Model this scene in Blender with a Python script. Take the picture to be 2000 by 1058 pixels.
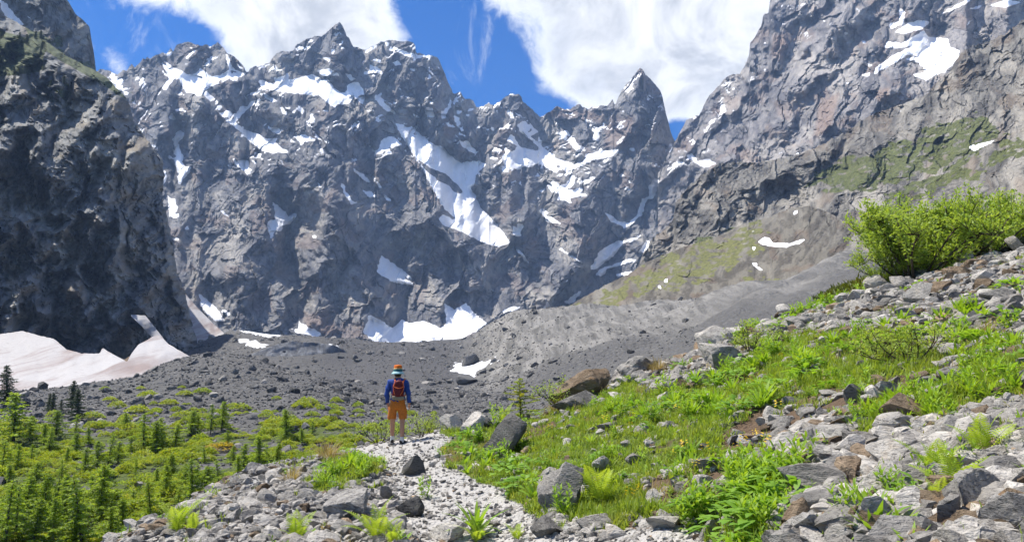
import bpy, bmesh, math, random
import numpy as np
from mathutils import Vector, Matrix, Euler

R = math.radians
scene = bpy.context.scene
COL = scene.collection
for o in list(bpy.data.objects):
    bpy.data.objects.remove(o)

# ------------------------------------------------------------------ camera
F, HOR, CAMZ = 1450.0, 720.0, 1.75
PITCH = math.atan((HOR - 529.0) / F)
cam_d = bpy.data.cameras.new('camera')
cam_d.sensor_width = 36.0
cam_d.lens = 36.0 * F / 2000.0
cam_d.clip_start = 0.1
cam_d.clip_end = 20000.0
cam = bpy.data.objects.new('camera', cam_d)
COL.objects.link(cam)
cam.location = (0, 0, CAMZ)
cam.rotation_euler = (R(90) + PITCH, 0, 0)
scene.camera = cam

# ------------------------------------------------------------------ light
SUN_EL, SUN_AZ = R(60), R(-68)            # azimuth measured from +Y towards +X
SUN_DIR = Vector((math.sin(SUN_AZ) * math.cos(SUN_EL), math.cos(SUN_AZ) * math.cos(SUN_EL), math.sin(SUN_EL)))
sd = bpy.data.lights.new('sun', 'SUN')
sd.energy = 4.6
sd.angle = R(0.6)
sd.color = (1.0, 0.955, 0.88)
sun = bpy.data.objects.new('sun', sd)
COL.objects.link(sun)
sun.rotation_euler = (-SUN_DIR).to_track_quat('-Z', 'Y').to_euler()

scene.view_settings.view_transform = 'Standard'
scene.view_settings.look = 'None'
scene.view_settings.exposure = 0.95
scene.view_settings.gamma = 1.0
scene.render.engine = 'CYCLES'
scene.cycles.use_denoising = True
scene.cycles.max_bounces = 6
scene.cycles.diffuse_bounces = 2
scene.cycles.use_adaptive_sampling = True
scene.cycles.adaptive_threshold = 0.03
scene.cycles.transmission_bounces = 4
scene.cycles.transparent_max_bounces = 8
scene.cycles.volume_bounces = 0
scene.cycles.sample_clamp_indirect = 6.0


def pix_dir(px, py):
    """photo pixel -> (x/y, z/y) slopes of its ray; works on arrays"""
    cx = (px - 1000.0) / F
    cz = (529.0 - py) / F
    c, s = math.cos(PITCH), math.sin(PITCH)
    yy = c - cz * s
    return cx / yy, (s + cz * c) / yy


def to_pix(x, y, z):
    c, s = math.cos(PITCH), math.sin(PITCH)
    zz = z - CAMZ
    d = y * c + zz * s
    u = zz * c - y * s
    return 1000.0 + F * x / d, 529.0 - F * u / d


# ------------------------------------------------------------------ world: sky and cloud cover
world = bpy.data.worlds.new('World')
scene.world = world
world.use_nodes = True
wn, wl = world.node_tree.nodes, world.node_tree.links
wn.clear()


def N(nodes, t, **kw):
    n = nodes.new(t)
    for k, v in kw.items():
        setattr(n, k, v)
    return n


def math_node(nodes, links, op, a, b=None, clamp=False):
    n = nodes.new('ShaderNodeMath')
    n.operation = op
    n.use_clamp = clamp
    for i, v in enumerate((a, b)):
        if v is None:
            continue
        if isinstance(v, (int, float)):
            n.inputs[i].default_value = v
        else:
            links.new(v, n.inputs[i])
    return n.outputs[0]


def maprange(nodes, links, v, a, b, c=0.0, d=1.0, smooth=True):
    n = nodes.new('ShaderNodeMapRange')
    n.interpolation_type = 'SMOOTHSTEP' if smooth else 'LINEAR'
    links.new(v, n.inputs['Value'])
    n.inputs['From Min'].default_value = a
    n.inputs['From Max'].default_value = b
    n.inputs['To Min'].default_value = c
    n.inputs['To Max'].default_value = d
    return n.outputs['Result']


def mix_col(nodes, links, fac, a, b, blend='MIX'):
    n = nodes.new('ShaderNodeMix')
    n.data_type = 'RGBA'
    n.blend_type = blend
    for s, v in ((n.inputs['Factor'], fac), (n.inputs[6], a), (n.inputs[7], b)):
        if isinstance(v, (int, float)):
            s.default_value = v
        elif isinstance(v, tuple):
            s.default_value = (v[0], v[1], v[2], 1.0)
        else:
            links.new(v, s)
    return n.outputs[2]


def noise_node(nodes, links, vec, scale, detail=6.0, rough=0.6, dist=0.0, lac=2.0):
    n = nodes.new('ShaderNodeTexNoise')
    n.inputs['Scale'].default_value = scale
    n.inputs['Detail'].default_value = detail
    n.inputs['Roughness'].default_value = rough
    n.inputs['Lacunarity'].default_value = lac
    n.inputs['Distortion'].default_value = dist
    if vec is not None:
        links.new(vec, n.inputs['Vector'])
    return n.outputs['Fac']


def mapped_w(v):
    m = N(wn, 'ShaderNodeMapping')
    m.inputs['Scale'].default_value = (1.6, 1.0, .8)
    m.inputs['Rotation'].default_value = (0.2, .5, .3)
    wl.new(v, m.inputs['Vector'])
    return m.outputs[0]


def build_world():
    sky = N(wn, 'ShaderNodeTexSky', sky_type='NISHITA')
    sky.sun_disc = False
    sky.sun_elevation = SUN_EL
    sky.sun_rotation = SUN_AZ
    sky.altitude = 2200
    sky.air_density = 1.0
    sky.dust_density = 0.3
    sky.ozone_density = 2.0
    hs = N(wn, 'ShaderNodeHueSaturation')
    hs.inputs['Saturation'].default_value = 1.85
    hs.inputs['Value'].default_value = 0.92
    wl.new(sky.outputs[0], hs.inputs['Color'])
    sky_c = mix_col(wn, wl, 1.0, hs.outputs[0], (0.050, 0.070, 0.090), 'MULTIPLY')
    tc = N(wn, 'ShaderNodeTexCoord')
    d = tc.outputs['Generated']
    # cloud masses and clear gaps by compass direction and height
    blobs = [(330, -90, 190, .50), (520, 10, 150, .50), (640, 30, 160, .62), (735, 60, 95, .42), (500, 85, 90, .40), (590, 60, 90, .35),
             (300, -10, 60, .25), (205, 105, 45, .30), (235, 125, 40, .22),
             (1050, -60, 150, .40), (1180, 60, 170, .70), (1400, 60, 240, .75), (1290, 180, 150, .5), (1130, 175, 70, .28),
             (975, -30, 80, .30), (1080, 110, 60, .20),
             (150, 60, 110, -.50), (320, 80, 85, -.62), (400, 95, 50, -.35), (870, 90, 150, -.50), (960, 180, 120, -.52), (840, 10, 90, -.45), (1020, 120, 60, -.15),
             (1325, 265, 45, -.9), (1085, 215, 45, -.4)]
    acc = None
    for (px, py, rad, w) in blobs:
        X, Z = pix_dir(px, py)
        v = Vector((X, 1, Z)).normalized()
        n = N(wn, 'ShaderNodeVectorMath', operation='DISTANCE')
        wl.new(d, n.inputs[0])
        n.inputs[1].default_value = v
        m = maprange(wn, wl, n.outputs['Value'], 0.0, rad * 1.35 / F * (v.y), w, 0.0)
        acc = m if acc is None else math_node(wn, wl, 'ADD', acc, m)
    n1 = noise_node(wn, wl, d, 6.0, 8.0, 0.64, 0.5)
    n2 = noise_node(wn, wl, d, 24.0, 8.0, 0.70, 0.5)
    s = math_node(wn, wl, 'ADD', math_node(wn, wl, 'MULTIPLY', n1, 1.05), math_node(wn, wl, 'MULTIPLY', n2, 1.0))
    s = math_node(wn, wl, 'ADD', math_node(wn, wl, 'ADD', s, acc), .20)
    cover = maprange(wn, wl, s, 1.12, 1.62)
    shade = noise_node(wn, wl, d, 9.0, 7.0, 0.62, 0.6)
    thick = maprange(wn, wl, s, 1.35, 2.05)
    lum = maprange(wn, wl, shade, 0.36, 0.62, 0.0, 1.0)
    bright = mix_col(wn, wl, lum, (0.37, 0.385, 0.41), (0.66, 0.66, 0.655))
    ccol = mix_col(wn, wl, thick, (0.64, 0.66, 0.69), bright)
    wisp = noise_node(wn, wl, mapped_w(d), 9.0, 7.0, 0.68, 0.9)
    cover = math_node(wn, wl, 'MAXIMUM', cover, math_node(wn, wl, 'MULTIPLY', maprange(wn, wl, wisp, .54, .78), .55))
    final = mix_col(wn, wl, cover, sky_c, ccol)
    bg = N(wn, 'ShaderNodeBackground')
    bg.inputs['Strength'].default_value = 1.0
    wl.new(final, bg.inputs['Color'])
    out = N(wn, 'ShaderNodeOutputWorld')
    wl.new(bg.outputs[0], out.inputs['Surface'])


build_world()

# ------------------------------------------------------------------ numpy noise
_ang = np.linspace(0, 2 * np.pi, 256, endpoint=False)
_GC, _GS = np.cos(_ang), np.sin(_ang)


def _hash(i, j, seed):
    h = (i.astype(np.uint32) * np.uint32(374761393) + j.astype(np.uint32) * np.uint32(668265263)
         + np.uint32((seed * 2246822519 + 977) & 0xffffffff))
    h = (h ^ (h >> np.uint32(13))) * np.uint32(1274126177)
    return ((h ^ (h >> np.uint32(16))) & np.uint32(255)).astype(np.int64)


def perlin(x, y, seed=0):
    x = np.asarray(x, float)
    y = np.asarray(y, float)
    x, y = np.broadcast_arrays(x, y)
    xi, yi = np.floor(x), np.floor(y)
    fx, fy = x - xi, y - yi
    xi, yi = xi.astype(np.int64), yi.astype(np.int64)
    u = fx * fx * fx * (fx * (fx * 6 - 15) + 10)
    v = fy * fy * fy * (fy * (fy * 6 - 15) + 10)

    def g(di, dj):
        h = _hash(xi + di, yi + dj, seed)
        return _GC[h] * (fx - di) + _GS[h] * (fy - dj)
    a, b, c, e = g(0, 0), g(1, 0), g(0, 1), g(1, 1)
    return 1.5 * ((a + (b - a) * u) + ((c + (e - c) * u) - (a + (b - a) * u)) * v)


def fbm(x, y, octaves=5, seed=0, gain=0.5):
    s, a = 0.0, 1.0
    for k in range(octaves):
        s = s + a * perlin(x * 2 ** k, y * 2 ** k, seed + 17 * k)
        a *= gain
    return s


def ridged(x, y, octaves=5, seed=0, gain=0.5):
    s, a, w = 0.0, 1.0, 1.0
    for k in range(octaves):
        n = 1.0 - np.abs(perlin(x * 2 ** k, y * 2 ** k, seed + 31 * k))
        n = n * n * w
        s = s + a * n
        w = np.clip(n * 1.6, 0, 1)
        a *= gain
    return s


def facets(x, y, seed, tilt=.5, step=.18):
    """broken rock: every irregular cell is a plane of its own tilt; in units of the cell size"""
    x, y = np.broadcast_arrays(np.asarray(x, float), np.asarray(y, float))
    xi, yi = np.floor(x).astype(np.int64), np.floor(y).astype(np.int64)
    best = np.full(x.shape, 1e9)
    out = np.zeros(x.shape)
    for i in (-1, 0, 1):
        for j in (-1, 0, 1):
            ci, cj = xi + i, yi + j
            h1, h2, h3, h4, h5 = [_hash(ci, cj, seed + 7 * k) / 255.0 for k in range(5)]
            dx, dy = x - ci - h1, y - cj - h2
            d = dx * dx + dy * dy
            v = tilt * ((h3 - .5) * 2 * dx + (h4 - .5) * 2 * dy) + step * (h5 - .5)
            m = d < best
            best = np.where(m, d, best)
            out = np.where(m, v, out)
    return out


def sstep(a, b, x):
    t = np.clip((x - a) / (b - a), 0, 1)
    return t * t * (3 - 2 * t)


# ------------------------------------------------------------------ pixel-space maps of what the slopes carry (snow, turf ...)
MW, MH = 1000, 529


def raster(polys, blur=1):
    m = np.zeros((MH, MW), np.float32)
    for p in polys:
        q = np.array(p, float) / 2.0
        x0, y0 = np.floor(q.min(0)).astype(int) - 1
        x1, y1 = np.ceil(q.max(0)).astype(int) + 2
        x0, y0, x1, y1 = max(x0, 0), max(y0, 0), min(x1, MW), min(y1, MH)
        if x1 <= x0 or y1 <= y0:
            continue
        acc = np.zeros((y1 - y0, x1 - x0), np.float32)
        for ox in (0.25, 0.75):
            for oy in (0.25, 0.75):
                gx, gy = np.meshgrid(np.arange(x0, x1) + ox, np.arange(y0, y1) + oy)
                ins = np.zeros(gx.shape, bool)
                n = len(q)
                for i in range(n):
                    xa, ya = q[i]
                    xb, yb = q[(i + 1) % n]
                    if ya == yb:
                        continue
                    c = ((ya > gy) != (yb > gy)) & (gx < (xb - xa) * (gy - ya) / (yb - ya) + xa)
                    ins ^= c
                acc += ins * 0.25
        m[y0:y1, x0:x1] = np.maximum(m[y0:y1, x0:x1], acc)
    for _ in range(blur):
        p = np.pad(m, 1, mode='edge')
        m = (p[:-2, 1:-1] + p[2:, 1:-1] + p[1:-1, :-2] + p[1:-1, 2:] + 2 * p[1:-1, 1:-1]) / 6.0
    return m


def sample(m, px, py):
    x = np.clip(np.asarray(px) / 2.0 - 0.5, 0, MW - 1.001)
    y = np.clip(np.asarray(py) / 2.0 - 0.5, 0, MH - 1.001)
    xi, yi = x.astype(int), y.astype(int)
    fx, fy = x - xi, y - yi
    return (m[yi, xi] * (1 - fx) * (1 - fy) + m[yi, xi + 1] * fx * (1 - fy)
            + m[yi + 1, xi] * (1 - fx) * fy + m[yi + 1, xi + 1] * fx * fy)


def zp(ox, oy, s, *polys):
    return [[(ox + s * x, oy + s * y) for x, y in zip(p[0::2], p[1::2])] for p in polys]


s1 = 400 / 1763
SNOW = []
SNOW += zp(200, 60, s1,
    (500,275,570,300,640,330,740,380,810,375,840,325,870,345,940,400,1000,385,1060,360,1090,340,1060,200,1075,200,1120,320,1180,355,1250,370,1180,400,1080,415,1030,450,940,480,860,530,835,570,800,545,720,535,690,470,650,400,630,400,590,455,550,510,515,505,520,470,575,420,560,370),
    (80,430,170,405,185,450,130,480), (320,330,380,325,350,340), (285,395,318,395,300,420), (430,475,460,500,440,500),
    (545,200,605,180,600,205,560,222), (1270,540,1340,520,1360,480,1370,500,1340,545,1270,560),
    (1385,530,1440,570,1525,615,1450,610,1390,570),
    (1395,580,1290,605,1250,650,1190,655,1140,730,1125,770,1045,755,1100,800,1200,880,1230,860,1150,790,1200,720,1250,670,1330,620),
    (1410,800,1480,860,1505,830,1540,895,1480,880,1440,850), (575,735,600,710,635,765,590,765), (655,755,740,795,690,785),
    (900,140,930,130,960,118,910,160), (820,165,845,190,830,185), (1120,240,1190,310,1220,350,1180,320))
SNOW += zp(250, 250, s1,
    (905,-20,950,0,1040,30,1130,55,1190,95,1300,85,1260,120,1320,170,1390,210,1220,215,1130,180,1040,110,990,50),
    (415,40,450,20,485,50,460,100,430,110,440,170,475,240,465,300,500,340,545,325,520,390,470,440,460,480,430,480,435,400,410,320,395,260,345,260,350,235,400,255,425,250,380,185,410,190,390,130,395,85),
    (290,380,320,370,335,430,305,495,288,450),
    (325,565,360,605,400,610,410,650,430,690,400,740,460,745,405,780,355,755,350,640),
    (880,245,930,280,1030,280,1045,310,1035,330,1070,365,1050,380,980,360,930,310), (1050,240,1120,325,1080,300),
    (1480,45,1560,75,1630,110,1540,110,1490,70),
    (1235,630,1270,655,1360,725,1380,770,1430,735,1460,745,1390,820,1330,840,1315,890,1260,890,1240,960,1210,890,1200,820,1225,790,1270,795,1260,700),
    (780,705,820,710,880,775,840,750), (480,865,515,835,530,880), (385,940,440,945,440,965,390,965), (900,815,940,860,920,850),
    (70,0,130,45,110,40), (180,135,245,150,230,170), (855,315,890,330,885,348,865,340), (1620,440,1670,515,1645,505),
    (1205,0,1290,0,1325,60,1270,45), (1590,210,1620,250,1605,240), (1590,920,1625,925,1620,945,1595,940))
SNOW += zp(450, 30, s1,
    (235,555,280,560,330,580,385,595,370,540,460,530,500,490,500,560,570,545,650,520,700,510,780,540,850,570,880,600,880,630,960,670,1000,660,1000,600,1060,580,1100,575,1130,620,1160,700,1140,770,1100,740,1060,700,1020,760,910,770,905,800,830,750,760,690,640,680,520,670,400,650,280,630),
    (680,400,720,450,760,475,830,460,900,480,945,525,860,520,790,520,750,480), (980,500,1040,510,1080,555,1030,560,1000,530),
    (785,355,870,375,850,395,800,375), (870,290,900,300,890,335,865,320), (1140,495,1200,470,1190,420,1280,460,1330,500,1230,490,1160,515),
    (1220,380,1290,380,1310,405,1240,400), (1155,310,1220,270,1280,260,1200,310,1160,330), (235,455,340,415,345,425,240,470),
    (1325,225,1360,235,1350,260,1420,275,1500,310,1560,330,1620,345,1720,340,1740,360,1620,365,1560,400,1580,360,1500,350,1440,310,1390,270,1340,270),
    (1395,410,1440,390,1475,430,1420,430), (1525,450,1580,465,1620,455,1590,475,1560,475), (1690,430,1745,470,1710,460),
    (1235,685,1280,700,1330,760,1390,810,1440,855,1340,820,1270,750), (1690,790,1760,860,1740,880,1670,850,1680,810),
    (1550,840,1640,880,1610,890), (1360,600,1420,640,1390,630), (1430,615,1490,645,1450,640), (1030,350,1090,410,1070,400), (770,400,800,450,785,440))
SNOW += zp(600, 230, s1,
    (750,40,800,55,870,90,900,80,960,130,1050,210,1110,240,1160,245,1210,310,1280,365,1390,380,1480,370,1545,400,1490,450,1450,500,1445,560,1400,610,1440,660,1490,770,1570,850,1640,930,1700,1000,1750,1080,1640,1110,1480,1058,1320,970,1180,930,1140,870,1170,830,1240,870,1300,880,1190,790,1130,700,1050,560,1000,450,930,340,880,260,820,170),
    (1280,140,1330,210,1380,200,1425,250,1465,320,1380,280,1330,240), (610,255,640,200,700,160,750,165,800,225,740,260,690,250,740,320,690,300,640,270),
    (370,410,430,460,490,490,550,560,510,555,460,510,400,450), (545,475,600,540,670,640,620,590,570,520), (465,610,520,640,545,620,570,660,610,670,540,695,490,640),
    (285,560,320,580,330,640,390,710,440,735,380,745,330,670), (640,650,700,690,740,725,690,710), (80,530,130,600,105,600), (0,160,40,170,90,200,30,195),
    (400,15,440,30,460,45,430,40), (1570,90,1610,80,1600,120), (1715,55,1740,100,1725,95))
SNOW += zp(700, 60, s1,
    (570,710,600,660,640,680,660,755,600,740), (440,700,540,755,480,740), (715,700,770,660,800,580,800,650,770,690,745,740,720,760),
    (820,730,870,750,880,830,830,780), (830,680,900,690,870,720), (910,730,970,715,940,740), (930,690,970,665,1010,675,960,695), (505,625,550,645,530,660), (530,520,650,625,620,610))
SNOW += zp(950, 120, s1,
    (170,410,240,450,240,500,190,480), (60,435,135,400,100,425), (30,580,70,560,60,605),
    (265,540,330,515,400,570,450,600,400,640,370,640,440,700,450,640,475,700,480,740,540,780,590,800,580,830,650,850,700,865,770,885,830,860,860,800,920,790,970,780,975,735,1000,765,1050,770,1130,755,1140,775,1080,820,980,840,920,850,870,870,800,910,740,930,660,910,600,960,560,940,480,890,420,880,400,910,330,900,270,930,150,900,150,860,130,820,170,790,150,740,200,760,250,770,260,720,170,680,215,625,275,710,300,750,440,770,450,740,400,690,350,650,290,600),
    (580,615,660,600,690,590,735,640,690,640,690,680,660,660,620,670,640,640), (705,690,750,655,790,720,850,745,790,780,760,760), (550,600,610,560,590,585),
    (900,560,940,590,1000,560,1020,490,1020,550,965,610,970,690,940,680,910,680,930,620), (1105,555,1160,515,1220,495,1180,525),
    (1225,755,1270,740,1285,770,1240,775), (1565,750,1580,705,1605,750,1580,785), (1130,995,1165,960,1190,985), (1530,920,1650,860,1735,870,1600,895),
    (690,1058,730,980,765,985,750,1050), (845,490,870,510,870,540,850,515))
SNOW += zp(900, 330, s1,
    (750,150,790,100,870,140,910,130,960,60,985,60,950,120,990,120,900,180,960,180,1050,155,1050,190,990,210,1085,215,1080,235,990,240,930,250,970,300,900,275,830,265,850,210,780,195),
    (670,360,710,340,760,380,720,390,800,425,850,460,910,475,770,465,710,430,730,430),
    (1640,120,1670,75,1705,90,1680,200,1650,260,1600,260,1560,390,1500,450,1405,520,1400,490,1300,460,1240,375,1300,400,1350,450,1440,460,1490,430,1530,370,1560,260,1615,240,1620,150),
    (1115,860,1200,700,1310,640,1360,610,1390,625,1500,590,1590,540,1510,605,1400,640,1310,750,1230,810,1150,870),
    (1160,910,1200,860,1320,820,1440,775,1530,775,1480,800,1330,840,1260,860,1215,920), (1530,720,1600,610,1625,620,1600,690,1560,730),
    (1330,910,1400,890,1490,870,1440,905,1350,930), (820,695,870,680,920,720,1000,770,1090,840,960,760,880,705), (460,675,520,710,570,780,610,840,540,770),
    (455,480,490,530,490,460,545,490,500,560,530,570,490,590,450,540), (1395,170,1440,155,1475,190), (1430,95,1500,130,1450,120), (1350,70,1385,40,1410,60),
    (890,955,940,955,910,970), (1190,575,1230,580,1210,588))
SNOW += zp(300, 430, 400 / 1567,
    (345,555,400,600,480,670,545,775,470,765,400,710,365,660), (510,690,545,680,590,715,570,730),
    (1035,700,1080,740,1110,770,1200,830,1240,830,1290,890,1240,900,1160,870,1090,855,1040,810,990,740,1060,840,1110,830,1110,780))
SNOW += zp(600, 350, 0.378,
    (290,790,320,700,400,740,440,770,490,720,520,745,600,730,690,770,720,740,710,640,760,675,820,640,870,700,930,745,860,790,780,830,650,830,530,880,430,880,350,840),
    (990,690,1060,655,1110,660,1060,680), (1140,630,1190,675,1220,670,1235,640,1220,600,1260,665,1200,690), (1325,640,1400,580,1420,580,1370,640),
    (360,480,380,390,450,440,520,490,550,520,480,490,560,550,440,530), (-20,770,30,775,70,810,40,815))
SNOW += zp(1200, 0, 0.4253,
    (1420,140,1440,170,1530,180,1540,215,1590,235,1560,290,1520,330,1480,340,1430,370,1365,345,1430,330,1400,290,1330,270,1400,260,1350,250,1250,310,1190,345,1200,310,1290,250,1390,205,1320,220,1240,220,1250,190,1320,200),
    (1285,150,1340,110,1400,95,1450,100,1420,130,1340,155), (1310,30,1335,60,1330,110,1270,135,1260,110,1310,100),
    (1480,75,1560,30,1620,0,1640,0,1570,40), (1620,45,1690,20,1670,40), (1720,25,1800,0,1870,10,1790,35), (1600,140,1680,55,1620,110),
    (1125,345,1170,335,1170,350), (1135,190,1150,185,1160,205), (1160,290,1190,300,1170,310), (1295,505,1350,515,1310,512),
    (1625,675,1760,640,1650,695), (330,715,360,705,380,740,430,730,470,750,420,770,370,750), (490,480,510,480,510,515,485,510), (745,705,790,685,760,705),
    (830,710,865,690,840,712), (1055,378,1085,378,1070,388), (1050,150,1080,152,1060,165))
SNOW += zp(1200, 350, 0.4253,
    (655,290,690,265,715,270,720,295,800,295,880,270,850,295,790,310,710,305), (610,245,670,225,640,240), (580,490,730,480,690,520),
    (630,380,655,385,650,395,690,420,660,415), (225,470,250,450,240,475), (820,155,850,135,830,165), (195,490,210,485,220,510), (630,310,650,310,640,330))
SNOW += zp(0, 0, 0.378, (0,0,30,20,60,60,130,135,90,125,0,70), (105,50,200,130,150,95))
NOSNOW = zp(600, 230, s1, (930,340,1060,430,1190,480,1240,530,1320,590,1335,655,1270,640,1210,580,1120,540,1010,440), (1290,360,1320,340,1370,360,1330,400), (900,130,940,130,945,160,920,150))
NOSNOW += zp(950, 120, s1, (340,570,390,580,390,610,350,605), (590,900,630,885,690,890,620,920), (340,840,380,870,370,885), (200,750,250,745,240,770,200,775))
NOSNOW += zp(200, 60, s1, (980,410,1060,370,1040,385,1000,410), (985,440,1020,420,1030,440,1000,452), (1090,345,1130,340,1170,365,1120,372))
GSNOW = zp(300, 430, 400 / 1567, (540,825,640,820,760,840,900,860,1020,890,900,890,760,870,640,840,560,840), (630,905,720,905,830,945,890,950,830,980,760,970,700,950), (1270,945,1400,955,1450,970,1370,970))
GSNOW += zp(600, 350, 0.378, (760,940,850,960,940,930,990,900,970,930,900,990,840,1010,880,1015,830,1050,790,1050,810,1020,750,985), (300,912,330,912,320,918))
M_SNOW = np.clip(raster(SNOW, 1) - raster(NOSNOW, 1), 0, 1)
M_SNOW_SOFT = raster(SNOW, 6)
M_BENCH = raster(SNOW, 16)
M_GSNOW = raster(GSNOW, 1)
M_GREEN = raster([
    [(1110,612),(1200,562),(1300,500),(1400,462),(1480,438),(1500,470),(1480,500),(1430,520),(1380,548),(1250,572),(1160,605)],
    [(1430,545),(1520,540),(1500,556)], [(1560,560),(1580,545),(1600,540)],
    [(1600,330),(1700,300),(1800,255),(1900,228),(1985,255),(1900,300),(1800,335),(1700,375),(1620,370)],
    [(1640,480),(1690,425),(1800,350),(1900,300),(1905,345),(1800,385),(1720,430)], [(1920,330),(1960,280),(2000,270),(2000,310)],
    [(40,30),(130,105),(210,148),(255,200),(200,165),(120,120),(60,80)], [(0,60),(90,85),(80,140),(0,150)], [(100,170),(140,180),(130,200)],
    [(1550,370),(1640,330),(1640,360)]], 4)
M_RUST = raster([[(865,215),(885,215),(895,260),(885,275),(868,270)], [(1185,235),(1240,225),(1235,290),(1180,290)], [(1510,65),(1540,70),(1530,120),(1505,110)],
                 [(1600,200),(1640,180),(1620,260),(1590,270)], [(1700,180),(1740,170),(1730,210)], [(590,620),(640,600),(660,650),(610,655)],
                 [(1225,250),(1255,260),(1250,300),(1225,300)], [(1060,185),(1090,205),(1130,215),(1180,220),(1180,240),(1060,225)]], 5)

# ------------------------------------------------------------------ object helpers
def tag(o, label=None, cat=None, group=None, kind=None):
    if label:
        o['label'] = label
    if cat:
        o['category'] = cat
    if group:
        o['group'] = group
    if kind:
        o['kind'] = kind
    return o


def mesh_np(name, verts, faces, mats=None, smooth=True, attrs=None, mat_idx=None):
    """verts (n,3); faces: (m,3)/(m,4) array or list of such arrays"""
    me = bpy.data.meshes.new(name)
    verts = np.asarray(verts, np.float32)
    if isinstance(faces, np.ndarray):
        faces = [faces]
    nl = sum(f.size for f in faces)
    nf = sum(len(f) for f in faces)
    me.vertices.add(len(verts))
    me.vertices.foreach_set('co', verts.ravel())
    me.loops.add(nl)
    me.loops.foreach_set('vertex_index', np.concatenate([f.ravel() for f in faces]).astype(np.int32))
    me.polygons.add(nf)
    sizes = np.concatenate([np.full(len(f), f.shape[1], np.int32) for f in faces])
    starts = np.concatenate([[0], np.cumsum(sizes)[:-1]]).astype(np.int32)
    me.polygons.foreach_set('loop_start', starts)
    me.polygons.foreach_set('use_smooth', np.full(nf, smooth, bool))
    if mat_idx is not None:
        me.polygons.foreach_set('material_index', np.asarray(mat_idx, np.int32))
    for m in (mats or []):
        me.materials.append(m)
    if attrs:
        for k, v in attrs.items():
            a = me.attributes.new(k, 'FLOAT', 'POINT')
            a.data.foreach_set('value', np.asarray(v, np.float32).ravel())
    me.update(calc_edges=True)
    me.validate()
    return me


def add_obj(name, data, parent=None, loc=None, rot=None, scale=None):
    o = bpy.data.objects.new(name, data)
    COL.objects.link(o)
    if parent is not None:
        o.parent = parent
    if loc is not None:
        o.location = loc
    if rot is not None:
        o.rotation_euler = rot
    if scale is not None:
        o.scale = scale if hasattr(scale, '__len__') else (scale,) * 3
    return o


def grid_faces(nr, nc):
    i = np.arange(nr * nc).reshape(nr, nc)
    return np.stack([i[:-1, :-1], i[:-1, 1:], i[1:, 1:], i[1:, :-1]], -1).reshape(-1, 4)


# ------------------------------------------------------------------ materials
def new_mat(name):
    m = bpy.data.materials.new(name)
    m.use_nodes = True
    nt = m.node_tree
    nt.nodes.clear()
    out = nt.nodes.new('ShaderNodeOutputMaterial')
    b = nt.nodes.new('ShaderNodeBsdfPrincipled')
    b.inputs['Roughness'].default_value = 0.9
    b.inputs['Specular IOR Level'].default_value = 0.2
    nt.links.new(b.outputs[0], out.inputs['Surface'])
    return m, nt.nodes, nt.links, b, out


def attr(nodes, name):
    a = nodes.new('ShaderNodeAttribute')
    a.attribute_name = name
    return a.outputs['Fac']


def mapped(nodes, links, vec, scale=(1, 1, 1), rot=(0, 0, 0)):
    m = nodes.new('ShaderNodeMapping')
    m.inputs['Scale'].default_value = scale
    m.inputs['Rotation'].default_value = rot
    links.new(vec, m.inputs['Vector'])
    return m.outputs[0]


def bump_node(nodes, links, h, strength, dist, normal=None):
    b = nodes.new('ShaderNodeBump')
    b.inputs['Strength'].default_value = strength
    b.inputs['Distance'].default_value = dist
    links.new(h, b.inputs['Height'])
    if normal is not None:
        links.new(normal, b.inputs['Normal'])
    return b.outputs[0]


def mountain_mat(name, size, c_dark, c_mid, c_light, c_rust=(.2, .13, .09), c_green=(.075, .085, .025), bump=0.9, tilt=0.6, speck=.6):
    """size: metres of the larger colour patches; the patches themselves are mesh attributes"""
    m, n, l, b, out = new_mat(name)
    g = n.new('ShaderNodeNewGeometry').outputs['Position']
    fine = noise_node(n, l, mapped(n, l, g, (1, 1, .5), (0, -tilt, 0)), 26 / size, 4, .75, .3)
    med, big = attr(n, 'med'), attr(n, 'big')
    c = mix_col(n, l, med, c_dark, c_mid)
    c = mix_col(n, l, big, c, c_light)
    c = mix_col(n, l, maprange(n, l, fine, .52, .74, 0, speck), c, c_light)
    c = mix_col(n, l, maprange(n, l, fine, .47, .30, 0, speck * 1.15), c, tuple(v * .5 for v in c_dark))
    c = mix_col(n, l, attr(n, 'rust'), c, c_rust)
    gr = math_node(n, l, 'ADD', attr(n, 'green'), math_node(n, l, 'MULTIPLY', math_node(n, l, 'SUBTRACT', fine, .5), .8))
    gcol = mix_col(n, l, maprange(n, l, fine, .35, .65), tuple(v * .55 for v in c_green), tuple(v * 1.35 for v in c_green))
    c = mix_col(n, l, maprange(n, l, gr, .40, .62, 0, .92), c, gcol)
    sn = math_node(n, l, 'ADD', attr(n, 'snow'), math_node(n, l, 'MULTIPLY', math_node(n, l, 'SUBTRACT', fine, .5), .8))
    sf = maprange(n, l, sn, .34, .44)
    scol = mix_col(n, l, math_node(n, l, 'MULTIPLY', med, .45), (.93, .93, .94), (.82, .81, .80))
    c = mix_col(n, l, sf, c, scol)
    l.new(c, b.inputs['Base Color'])
    h = math_node(n, l, 'MULTIPLY', fine, math_node(n, l, 'SUBTRACT', 1.0, math_node(n, l, 'MULTIPLY', sf, .93)))
    l.new(bump_node(n, l, h, bump, size * .035), b.inputs['Normal'])
    return m


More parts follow.
